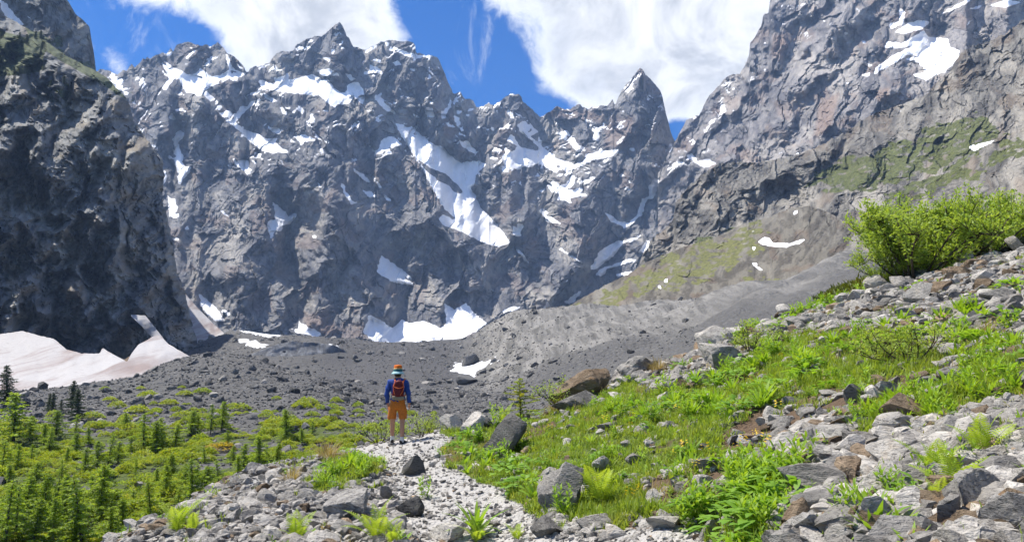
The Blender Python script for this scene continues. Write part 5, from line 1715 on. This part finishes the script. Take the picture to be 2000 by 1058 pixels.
def put_tree(ms, p, h, rz, label, group, name='larch_tree', cat='larch', fat=1.0):
    lean = random.Random(int(p.x * 91 + p.y * 57))
    t = add_obj(name, None, loc=p, rot=(lean.gauss(0, .045), lean.gauss(0, .045), rz), scale=(h * fat, h * fat, h))
    add_obj('trunk', ms[0], t)
    add_obj('crown', ms[1], t)
    return tag(t, label, cat, group)


def build_trees():
    r = random.Random(25)
    kinds = [larch_meshes(k, (1.0, 1.3, .75, 1.1, .6, 1.2)[k], 'larch', (.27, .31, .25, .33, .28, .22)[k]) for k in range(6)]
    dark = [larch_meshes(20 + k, 1.2, 'spruce', .24) for k in range(2)]
    T = [(26, 869, 96), (57, 860, 45), (95, 884, 46), (108, 858, 52), (145, 862, 50), (150, 895, 46), (165, 925, 48), (190, 918, 54), (210, 912, 58), (245, 838, 30), (280, 885, 74), (303, 890, 64), (317, 882, 62),
         (342, 877, 46), (255, 888, 32), (34, 922, 52), (5, 926, 62), (18, 952, 42), (80, 1042, 108), (125, 1030, 94), (160, 1074, 132), (192, 1018, 104), (30, 1068, 112), (62, 1076, 92), (102, 1078, 100), (226, 1012, 52),
         (295, 1020, 78), (325, 976, 64), (8, 1080, 130), (142, 1078, 84), (50, 1002, 60), (373, 852, 48), (411, 848, 55), (432, 842, 54), (386, 851, 40), (561, 860, 58), (505, 932, 76), (475, 918, 48), (376, 985, 84),
         (400, 978, 62), (427, 950, 48), (240, 1050, 70), (215, 1062, 66), (270, 1075, 50), (345, 1000, 44), (455, 905, 34), (520, 900, 30), (590, 868, 30), (445, 870, 28), (335, 930, 40), (265, 930, 34), (70, 950, 44),
         (120, 940, 40), (205, 1000, 84), (110, 1020, 78), (45, 1040, 100), (260, 1000, 40), (360, 960, 50), (385, 940, 34), (465, 950, 56), (490, 940, 40), (540, 905, 36), (400, 905, 30), (230, 905, 40), (60, 905, 36), (130, 905, 30), (172, 870, 34), (85, 870, 40), (15, 1010, 60), (90, 985, 46), (180, 980, 52), (305, 955, 36), (610, 850, 26)]
    for k, (px, py, h) in enumerate(T):
        p = hit(px, py, 34)
        if py >= 1000:
            lab, grp = 'feathery young larch in the dense stand at the lower left', 'larches of the lower left stand'
        elif py >= 905:
            lab, grp = 'young larch in the middle of the valley scrub', 'larches of the middle valley'
        elif px < 230:
            lab, grp = 'young larch at the left below the dark moraine', 'larches below the moraine at left'
        else:
            lab, grp = 'young larch in the row at the foot of the rubble hill', 'larches at the foot of the rubble hill'
        put_tree(kinds[k % 6], p, h * p.y / F * 1.04, r.uniform(0, 6.28), lab, grp, fat=r.uniform(1.1, 1.9))
    for px, py, h, lab in [(12, 800, 84, 'dark spruce at the left edge in front of the snowfield'), (140, 802, 58, 'dark conifer on the moraine foot, taller of the pair'), (152, 822, 62, 'dark bushy conifer below the taller one on the moraine foot'),
                           (94, 806, 36, 'dark small conifer left of the pair on the moraine foot'), (104, 808, 40, 'dark slim conifer between the small one and the pair on the moraine foot'), (118, 812, 30, 'dark low conifer just left of the bushy one on the moraine foot')]:
        p = hit(px, py, 34)
        put_tree(dark[r.randrange(2)], p, h * p.y / F, r.uniform(0, 6.28), lab, None, 'dark_conifer', 'conifer', 1.2)
    # larch sapling on the brow
    sap = larch_meshes(99, .55, 'scrub', .42)
    p = hit(1018, 786)
    put_tree(sap, p, 92 * p.y / F, .5, 'lone larch sapling standing on the brow right of the hiker', None, 'larch_sapling', 'larch', 1.25)
    # conifers clinging to the cliff
    cx, cy, cv = CLIFF
    for k in range(26):
        px, py = (r.uniform(2, 85), r.uniform(62, 150)) if k < 20 else (r.uniform(95, 145), r.uniform(160, 205))
        j = int(np.argmin((cx - px) ** 2 + (cy - py) ** 2))
        q = Vector(cv[j])
        put_tree(dark[k % 2], q - Vector((0, 0, .4)), r.uniform(5, 9), r.uniform(0, 6.28), 'dark conifer clinging to the top of the left cliff', 'conifers on the cliff top', 'cliff_conifer', 'conifer', 1.3)


def build_scrub():
    r = random.Random(35)
    kinds = []
    for k in range(4):
        g = Geo()
        for _ in range(650):
            az, u = r.uniform(0, 6.28), r.random()
            rad = .5 * math.sqrt(u)
            h = .42 * (1 - (rad / .5) ** 2) * r.uniform(.45, 1.0) + .03
            g.leaf((rad * math.cos(az), rad * math.sin(az), h), unit(az + r.uniform(-1.2, 1.2), r.uniform(-.1, 1.3)), (r.uniform(-.5, .5), r.uniform(-.5, .5), 1), r.uniform(.07, .13), .055, .4, 2)
        kinds.append(g.mesh('scrub_bush', M['scrub']))
    # uncountable low scrub on the valley floor
    n = 9000
    rr = np.random.RandomState(36)
    y = np.exp(rr.uniform(math.log(40), math.log(175), n))
    x = rr.uniform(-.75, .02, n) * y
    z = valley_z(x, y)
    dens = sstep(-.18, .22, fbm(x / 8, y / 8, 3, 92)) * sstep(165, 95, y + 30 * fbm(x / 26, y / 26, 3, 91))
    k = rr.uniform(0, 1, n) < dens * .95
    x, y, z = x[k], y[k], z[k]
    n = len(x)
    s = rr.uniform(.8, 2.5, n) * np.where(rr.uniform(0, 1, n) > .9, 1.4, 1)
    scatter('valley_scrub', np.stack([x, y, z], -1), np.stack([rr.normal(0, .1, n), rr.normal(0, .1, n), rr.uniform(0, 6.28, n)], -1), np.stack([s, s, s * rr.uniform(.6, 1.1, n)], -1), rr.randint(0, 4, n), kinds,
            'green and yellow scrub covering the valley floor', 'scrub')
    # single bushes on the rubble hill
    lab = 'low green bush on the grey rubble hill'
    for px, py, w in [(215, 782, 26), (290, 776, 40), (330, 790, 34), (360, 772, 30), (395, 768, 34), (268, 805, 44), (180, 818, 44), (470, 800, 40), (455, 795, 26), (600, 790, 44), (585, 796, 30), (610, 812, 30), (640, 820, 26), (540, 780, 20), (665, 800, 20),
                      (700, 805, 24), (355, 815, 40), (600, 830, 40), (520, 815, 34), (650, 838, 30), (430, 812, 30), (205, 752 + 10, 20), (275, 748 + 12, 18), (355, 752 + 6, 16)]:
        p = hit(px, py, 34)
        if p is None:
            continue
        s = w * p.y / F
        put_copy('hill_bush', kinds[r.randrange(4)], p, (s, s, s * .7), r.uniform(0, 6.28), lab, 'bush', 'bushes of the rubble hill')
    p = hit(432, 878, 34)
    put_copy('yellow_bush', kinds[0], p, (70 * p.y / F, 60 * p.y / F, 30 * p.y / F), 0, 'wide yellow orange bush in the middle of the valley', 'bush', None).data = kinds[0].copy()
    bpy.data.objects['yellow_bush'].data.materials[0] = leaf_mat('yellow_bush_leaf', (.30, .24, .02), (.42, .33, .04))


build_stone_cover()
build_rocks()
build_grass_cover()
build_plants()
build_bushes()
build_scrub()
build_trees()

# ------------------------------------------------------------------ the hiker
def plain_mat(name, col, rough=.8, var=.12, scale=30.0, bump=.2):
    m, n, l, b, out = new_mat(name)
    tc = n.new('ShaderNodeTexCoord').outputs['Object']
    n1 = noise_node(n, l, tc, scale, 3, .6)
    n2 = noise_node(n, l, mapped(n, l, tc, (1, 1, .35)), scale * .35, 2, .6, .6)
    c = mix_col(n, l, maprange(n, l, n1, .3, .7), tuple(v * (1 - var) for v in col), tuple(min(1, v * (1 + var)) for v in col))
    l.new(c, b.inputs['Base Color'])
    b.inputs['Roughness'].default_value = rough
    l.new(bump_node(n, l, math_node(n, l, 'ADD', n2, math_node(n, l, 'MULTIPLY', n1, .15)), bump, .03), b.inputs['Normal'])
    return m


def skin_mesh(name, pts, edges, radii, root, mats, levels=2, flat=None):
    me = bpy.data.meshes.new(name)
    me.from_pydata(pts, edges, [])
    o = bpy.data.objects.new(name + '_form', me)
    COL.objects.link(o)
    md = o.modifiers.new('skin', 'SKIN')
    md.use_smooth_shade = True
    sv = me.skin_vertices[0].data
    for k, r in enumerate(radii):
        sv[k].radius = r if isinstance(r, tuple) else (r, r)
        sv[k].use_root = (k == root)
    sb = o.modifiers.new('sub', 'SUBSURF')
    sb.levels = sb.render_levels = levels
    dg = bpy.context.evaluated_depsgraph_get()
    dg.update()
    ev = o.evaluated_get(dg)
    out = bpy.data.meshes.new_from_object(ev)
    out.name = name
    bpy.data.objects.remove(o)
    bpy.data.meshes.remove(me)
    out.materials.clear()
    for m in mats:
        out.materials.append(m)
    for p in out.polygons:
        p.use_smooth = True
    return out


def shell(src, name, keep, thick, mat, hem=0.0):
    """a garment: the body faces chosen by keep(centre), pushed outwards"""
    bm = bmesh.new()
    bm.from_mesh(src)
    bm.normal_update()
    dead = [f for f in bm.faces if not keep(f.calc_center_median())]
    bmesh.ops.delete(bm, geom=dead, context='FACES')
    seen, isles = set(), []
    for f0 in bm.faces:
        if f0 in seen:
            continue
        stack, isle = [f0], []
        seen.add(f0)
        while stack:
            q = stack.pop()
            isle.append(q)
            for e in q.edges:
                for g in e.link_faces:
                    if g not in seen:
                        seen.add(g)
                        stack.append(g)
        isles.append(isle)
    isles.sort(key=len)
    for isle in isles[:-1]:
        bmesh.ops.delete(bm, geom=isle, context='FACES')
    bmesh.ops.delete(bm, geom=[v for v in bm.verts if not v.link_faces], context='VERTS')
    for v in bm.verts:
        t = thick(v.co) if callable(thick) else thick
        n = v.normal.copy()
        v.co += n * t
    geom = bmesh.ops.extrude_edge_only(bm, edges=[e for e in bm.edges if e.is_boundary])
    nv = [g for g in geom['geom'] if isinstance(g, bmesh.types.BMVert)]
    for v in nv:
        v.co -= v.normal * .012 if v.normal.length > .1 else Vector((0, 0, 0))
    me = bpy.data.meshes.new(name)
    bm.to_mesh(me)
    bm.free()
    me.materials.clear()
    me.materials.append(mat)
    for p in me.polygons:
        p.use_smooth = True
        p.material_index = 0
    return me


def lathe(name, prof, mats, idx, n=32, sx=1.0, sy=1.0):
    v, f, mi = [], [], []
    for r, z in prof:
        for j in range(n):
            a = 2 * math.pi * j / n
            v.append((r * sx * math.cos(a), r * sy * math.sin(a), z))
    for i in range(len(prof) - 1):
        for j in range(n):
            f.append((i * n + j, i * n + (j + 1) % n, (i + 1) * n + (j + 1) % n, (i + 1) * n + j))
            mi.append(idx[i])
    return mesh_np(name, np.array(v), np.array(f), mats, True, None, mi)


def rounded_box(name, size, mats, taper=.85, bulge=.06, seg=8, pick=None, p=3.2):
    """a stuffed bag shape: super-ellipsoid with a narrower top"""
    v, f, mi = [], [], []
    nu, nv = seg * 4, seg * 2
    sg = lambda c, e: math.copysign(abs(c) ** e, c)
    for i in range(nv + 1):
        ph = -math.pi / 2 + math.pi * i / nv
        for j in range(nu):
            th = 2 * math.pi * j / nu
            e = 2 / p
            x, y, z = sg(math.cos(ph), e) * sg(math.cos(th), e), sg(math.cos(ph), e) * sg(math.sin(th), e), sg(math.sin(ph), e)
            k = 1 - (1 - taper) * (z + 1) / 2
            v.append((x * size[0] / 2 * k, y * size[1] / 2 * k, z * size[2] / 2))
    for i in range(nv):
        for j in range(nu):
            f.append((i * nu + j, i * nu + (j + 1) % nu, (i + 1) * nu + (j + 1) % nu, (i + 1) * nu + j))
    return mesh_np(name, np.array(v), np.array(f), mats, True)


def build_hiker():
    skin = plain_mat('skin', (.42, .22, .14), .6, .08, 40, .05)
    blue = plain_mat('blue_shirt', (.020, .055, .24), .75, .2, 25, .5)
    orange = plain_mat('orange_shorts', (.46, .14, .022), .8, .12, 25, .5)
    white = plain_mat('white_sock', (.62, .60, .57), .9)
    shoe_m = plain_mat('dark_shoe', (.035, .032, .03), .7)
    sole_m = plain_mat('shoe_sole', (.16, .15, .14), .8)
    red = plain_mat('maroon_fabric', (.135, .014, .012), .6, .2, 30, .4)
    dred = plain_mat('dark_maroon_fabric', (.10, .012, .018), .55, .2, 30, .4)
    tan = plain_mat('tan_fabric', (.20, .165, .12), .8)
    strap_m = plain_mat('orange_strap', (.60, .13, .03), .6)
    hat_o = plain_mat('hat_orange', (.56, .13, .015), .8)
    hat_c = plain_mat('hat_cream', (.72, .58, .25), .8)
    hat_t = plain_mat('hat_teal', (.025, .10, .11), .8)
    hat_b = plain_mat('hat_pale_blue', (.36, .55, .56), .8)
    hair = plain_mat('hair', (.05, .035, .025), .7)
    feet = hit(775, 868)
    S = 151 * feet.y / F / 1.84
    root = add_obj('person', None, loc=feet, rot=(0, 0, R(4)), scale=S)
    tag(root, 'hiker in blue top, orange shorts and striped bucket hat seen from behind', 'person')
    # joints: x right, y away from the camera, z up; the person walks away
    J, E, Rr = [], [], []

    def j(p, r, par=None):
        J.append(p)
        Rr.append(r)
        if par is not None:
            E.append((par, len(J) - 1))
        return len(J) - 1
    pel = j((0, 0, .95), (.165, .115))
    wa = j((.0, .01, 1.09), (.145, .10), pel)
    ch = j((.005, .01, 1.27), (.170, .115), wa)
    sh = j((.0, .015, 1.415), (.150, .095), ch)
    nk = j((-.005, .03, 1.50), .058, sh)
    h1 = j((-.008, .045, 1.575), (.076, .085), nk)
    h2 = j((-.010, .052, 1.67), (.080, .096), h1)
    h3 = j((-.010, .05, 1.745), (.060, .075), h2)
    hands = {}
    for s in (-1, 1):
        a0 = j((s * .185, .015, 1.425), .066, sh)
        if s > 0:
            a1 = j((.245, -.01, 1.17), .048, a0)
            a2 = j((.268, .03, .955), .036, a1)
            a3 = j((.270, .04, .925), .030, a2)
            hands[s] = (Vector((.270, .042, .91)), Vector((.03, .1, -1)).normalized())
        else:
            a1 = j((-.252, -.02, 1.18), .048, a0)
            a2 = j((-.245, .075, .985), .036, a1)
            a3 = j((-.240, .09, .955), .030, a2)
            hands[s] = (Vector((-.238, .098, .94)), Vector((.08, .35, -1)).normalized())
    for s in (-1, 1):
        fx, fy = (-.12, .13) if s < 0 else (.125, -.09)
        l0 = j((s * .096, .0, .86), .098, pel)
        l1 = j((s * .116, .005, .68), .078, l0)
        l2 = j((s * .110 + (fx - s * .11) * .5, fy * .5 + .012, .49), .060, l1)
        l3 = j((fx, fy * .8 - .012, .34), .062, l2)
        l4 = j((fx, fy, .13), .036, l3)
        l5 = j((fx, fy, .075), .036, l4)
    body = skin_mesh('body', J, E, Rr, pel, [skin], 2)
    add_obj('body', body, root)
    # garments follow the body
    arm = lambda c: abs(c.x) > .17 and c.z < 1.45
    add_obj('shirt', shell(body, 'shirt', lambda c: (c.z > 1.0 and c.z < 1.515 and not (arm(c) and c.z < .965)) or (abs(c.x) > .19 and .965 < c.z < 1.45), lambda v: .014 + .008 * math.sin(v.z * 34 + v.x * 19), blue), root)

    def shorts_push(v):
        flare = .014 + .030 * max(0, min(1, (.95 - v.z) / .32)) * min(1, max(.1, (abs(v.x) - .03) / .08))
        return flare + .006 * math.sin(v.x * 40 + v.z * 25)
    add_obj('shorts', shell(body, 'shorts', lambda c: 0.60 < c.z < 1.05 and abs(c.x) < (.2 if c.z > .86 else .24), shorts_push, orange), root)
    # hands with fingers
    for s in (-1, 1):
        c, d = hands[s]
        side = Vector((0, 1, 0)) - d * d.y
        side.normalize()
        n = d.cross(side)
        HJ, HE, HR = [], [], []

        def hj(p, r, par=None):
            HJ.append(tuple(p))
            HR.append(r)
            if par is not None:
                HE.append((par, len(HJ) - 1))
            return len(HJ) - 1
        w = hj(c, (.026, .018))
        pm = hj(c + d * .05, (.034, .016), w)
        kn = hj(c + d * .082, (.034, .013), pm)
        inn = -n * s if (n.x * s) > 0 else n * s
        for q, (o, ln) in enumerate(((-.028, .062), (-.009, .078), (.010, .074), (.028, .068))):
            b = c + d * .085 + side * o
            f1 = hj(b, .0088, kn)
            f2 = hj(b + d * ln * .5 + inn * .010, .0080, f1)
            hj(b + d * ln * .88 + inn * .032, .0068, f2)
        t1 = hj(c + d * .035 + side * .036, .011, w)
        t2 = hj(c + d * .068 + side * .050 + inn * .012, .0092, t1)
        hj(c + d * .092 + side * .050 + inn * .020, .0078, t2)
        add_obj('hand', skin_mesh('hand', HJ, HE, HR, 0, [skin], 1), root)
    # socks and shoes
    for s in (-1, 1):
        fx, fy = (-.12, .13) if s < 0 else (.125, -.09)
        turn = R(8) if s < 0 else R(-48)
        add_obj('sock', lathe('sock', [(.043, .055), (.046, .10), (.045, .155), (.049, .162), (.049, .178), (.040, .18)], [white], [0] * 5, 20), root, (fx, fy, 0))
        t = add_obj('shoe', skin_mesh('shoe', [(0, -.055, .055), (0, .0, .075), (0, .06, .058), (0, .12, .042), (0, .175, .034)], [(0, 1), (1, 2), (2, 3), (3, 4)],
                                      [(.040, .048), (.043, .056), (.044, .046), (.046, .034), (.034, .024)], 1, [shoe_m], 2), root, (fx, fy, 0.0), (0, 0, turn))
        v, f = ICO[3]
        add_obj('sole', mesh_np('sole', np.stack([v[:, 0] * .05, v[:, 1] * .145 + .055, np.clip(v[:, 2] * .05, -.014, .014) + .012], -1), f, [sole_m], False), t)
    # head: ears, hair, nose, hat
    hd = add_obj('hair', lathe('hair', [(.066, 1.555), (.082, 1.60), (.086, 1.66), (.088, 1.70), (.05, 1.75)], [hair], [0] * 4, 24, .98, 1.12), root, (-.010, .043, 0))
    for s in (-1, 1):
        v, f = ICO[2]
        add_obj('ear', mesh_np('ear', np.stack([v[:, 0] * .009, v[:, 1] * .019, v[:, 2] * .031], -1), f, [skin]), root, (-.010 + s * .085, .05, 1.625), (0, s * .2, s * .3))
    add_obj('nose', mesh_np('nose', np.stack([ICO[2][0][:, 0] * .014, ICO[2][0][:, 1] * .022, ICO[2][0][:, 2] * .024], -1), ICO[2][1], [skin]), root, (-.010, .150, 1.615))
    for s in (-1, 1):
        add_obj('eye', mesh_np('eye', ICO[2][0] * .012, ICO[2][1], [white]), root, (-.010 + s * .03, .135, 1.648))
    add_obj('mouth', mesh_np('mouth', ICO[2][0] * np.array([.024, .008, .007]), ICO[2][1], [red]), root, (-.010, .137, 1.572))
    prof = [(.158, 1.622), (.160, 1.626), (.134, 1.654), (.112, 1.680), (.110, 1.712), (.106, 1.738), (.0995, 1.755), (.097, 1.79), (.088, 1.822), (.06, 1.836), (.001, 1.840)]
    hat = add_obj('hat', lathe('hat', prof, [hat_b, hat_t, hat_c, hat_o], [0, 0, 0, 1, 1, 2, 3, 3, 3, 3], 36, .98, 1.12), root, (-.010, .045, 0))
    add_obj('brim_underside', lathe('brim_underside', [(.157, 1.621), (.108, 1.674)], [hat_b], [0], 36, .98, 1.12), hat)

    # the backpack: a thing of its own
    bp = add_obj('backpack', None, loc=feet + Vector((-.035, -.02, 0)), rot=(R(-2), R(3), R(4)), scale=S)
    tag(bp, 'small maroon backpack with orange cords on the hiker\'s back', 'backpack')
    add_obj('pack_body', rounded_box('pack_body', (.27, .16, .40), [red], .86), bp, (0, -.205, 1.235))
    add_obj('pack_base', rounded_box('pack_base', (.275, .165, .11), [tan], 1.08), bp, (0, -.205, 1.065))
    add_obj('lid', rounded_box('lid', (.20, .15, .14), [dred], .8, p=2.6), bp, (.0, -.225, 1.405), (R(14), 0, 0))
    add_obj('front_pocket', rounded_box('front_pocket', (.17, .05, .22), [dred], .8), bp, (0, -.285, 1.20))

    def strap(name, pts, r, mat, par):
        g = Geo()
        g.tube(pts, [r] * len(pts), 6)
        return add_obj(name, g.mesh(name, mat, True), par)
    for s in (-1, 1):
        strap('shoulder_strap', [(s * .075, -.17, 1.40), (s * .105, -.115, 1.475), (s * .115, -.03, 1.515), (s * .12, .06, 1.49), (s * .125, .125, 1.40), (s * .14, .12, 1.25), (s * .165, .02, 1.15), (s * .135, -.13, 1.12)], .017, strap_m, bp)
        strap('side_cord', [(s * .125, -.265, 1.31), (s * .11, -.29, 1.24), (s * .06, -.30, 1.13)], .007, strap_m, bp)
        strap('lid_strap', [(s * .085, -.18, 1.46), (s * .10, -.24, 1.40), (s * .115, -.275, 1.325)], .011, strap_m, bp)
    strap('front_cord', [(-.13, -.25, 1.335), (-.07, -.295, 1.30), (0, -.305, 1.285), (.07, -.295, 1.30), (.13, -.25, 1.335)], .009, strap_m, bp)
    strap('haul_loop', [(-.03, -.15, 1.45), (-.02, -.16, 1.50), (.02, -.16, 1.50), (.03, -.15, 1.45)], .006, strap_m, bp)


build_hiker()

# ------------------------------------------------------------------ mountain air
def build_haze():
    m = bpy.data.materials.new('mountain_air')
    m.use_nodes = True
    nt = m.node_tree
    nt.nodes.clear()
    out = nt.nodes.new('ShaderNodeOutputMaterial')
    v = nt.nodes.new('ShaderNodeVolumePrincipled')
    v.inputs['Color'].default_value = (.42, .62, 1.0, 1)
    v.inputs['Density'].default_value = 0.000095
    v.inputs['Anisotropy'].default_value = 0.0
    nt.links.new(v.outputs[0], out.inputs['Volume'])
    x, y0, y1, z0, z1 = 2900.0, -60.0, 3600.0, -40.0, 1420.0
    vs = [(sx * x, yy, zz) for zz in (z0, z1) for yy in (y0, y1) for sx in (-1, 1)]
    fs = np.array([(0, 2, 3, 1), (4, 5, 7, 6), (0, 1, 5, 4), (2, 6, 7, 3), (0, 4, 6, 2), (1, 3, 7, 5)])
    o = add_obj('haze', mesh_np('haze', vs, fs, [m], False))
    tag(o, 'thin blue haze in the mountain air of the valley', 'haze', kind='stuff')


# ------------------------------------------------------------------ labels that tell alike things apart by what they stand next to
def name_neighbours():
    marks = [(1098, 970, 'the big upright boulder'), (1004, 860, 'the slanting layered boulder'), (1145, 730, 'the long brown slab'), (1420, 700, 'the wedge shaped boulder'), (1245, 710, 'the rough grey outcrop'),
             (1727, 530, 'the smooth pale boulder'), (1808, 575, 'the rounded whitish boulder'), (806, 915, 'the dark pointed slab'), (668, 990, 'the blocky grey boulder'), (1178, 910, 'the rounded pale block'), (1381, 950, 'the pale bluish block'),
             (1600, 950, 'the long speckled block'), (1662, 935, 'the brown standing block'), (1768, 895, 'the wide whitish boulder'), (1868, 850, 'the blue grey boulder'), (1930, 975, 'the large facetted boulder'), (1708, 1020, 'the tall tilted slab'),
             (1780, 690, 'the spreading willow bush'), (1470, 670, 'the reddish stemmed bush'), (1014, 750, 'the larch sapling'), (775, 800, 'the hiker'), (345, 1030, 'the leftmost fern'), (735, 1030, 'the tall narrow fern'), (1872, 950, 'the tall fern'),
             (1926, 870, 'the upright fern'), (1930, 645, 'the brownish tussock'), (1880, 535, 'the brownish upper rock'), (1960, 580, 'the pale upper slab'), (880, 810, 'the squat pale boulder'), (570, 925, 'the dry bank tussock')]
    far = [(12, 760, 'the dark spruce'), (152, 790, 'the dark bushy conifer'), (432, 870, 'the yellow orange bush'), (275, 955, 'the pale valley boulder'), (420, 690, 'the rubble hill top'), (640, 850, 'the bank edge'), (10, 1058, 'the lower left corner'),
           (345, 1030, 'the leftmost fern'), (60, 110, 'the snow streak'), (742, 815, 'the small bush by the hiker')]
    ORD = ['nearest', 'second nearest', 'third nearest', 'fourth nearest', 'fifth nearest', 'sixth nearest', 'seventh nearest', 'eighth nearest', 'ninth nearest', 'tenth nearest', 'eleventh nearest', 'twelfth nearest', 'thirteenth nearest', 'fourteenth nearest', 'fifteenth nearest', 'sixteenth nearest', 'seventeenth nearest', 'eighteenth nearest']
    tone = {'pale_stone': 'pale', 'grey_stone': 'grey', 'brown_stone': 'brown', 'dark_stone': 'dark'}
    kinds = {}
    for o in COL.objects:
        if o.parent is not None or 'group' not in o:
            continue
        base = o.name.split('.')[0]
        px, py = to_pix(o.location.x, o.location.y, o.location.z)
        use = marks if base in ('rock', 'leafy_plant') else far
        mk = min(use, key=lambda m: (m[0] - px) ** 2 + 2.2 * (m[1] - py) ** 2)
        dx, dy = px - mk[0], py - mk[1]
        side = ('right of' if dx > 0 else 'left of') if abs(dx) > abs(dy) * 1.1 else ('below' if dy > 0 else 'above')
        if base == 'rock':
            w = o.scale.x * F / o.location.y
            what = '%s %s rock' % ('large' if w > 55 else ('middling' if w > 28 else 'small'), tone.get(o.data.materials[0].name, 'grey'))
        elif base == 'leafy_plant':
            v = {0: 'rosette of lance leaves', 1: 'spiky leaf rosette', 2: 'tall leafy stem clump', 3: 'bushy leafy stem clump', 4: 'broad leaved clump'}[HERB_BIG.index(o.data)]
            what = v
        elif base in ('larch_tree', 'cliff_conifer'):
            h = o.scale.z
            what = '%s %s' % ('tall' if h > 6 else ('mid sized' if h > 3.4 else 'small'), 'young larch' if base == 'larch_tree' else 'cliff top conifer')
        else:
            what = 'low green bush'
        kinds.setdefault((what, side, mk[2]), []).append((dx * dx + dy * dy, o))
    for (what, side, mk), lst in kinds.items():
        lst.sort(key=lambda t: t[0])
        for k, (_, o) in enumerate(lst):
            o['label'] = '%s %s %s' % (what, side, mk) + ('' if len(lst) == 1 else ', ' + ORD[min(k, 17)] + ' of its kind')


build_haze()
name_neighbours()
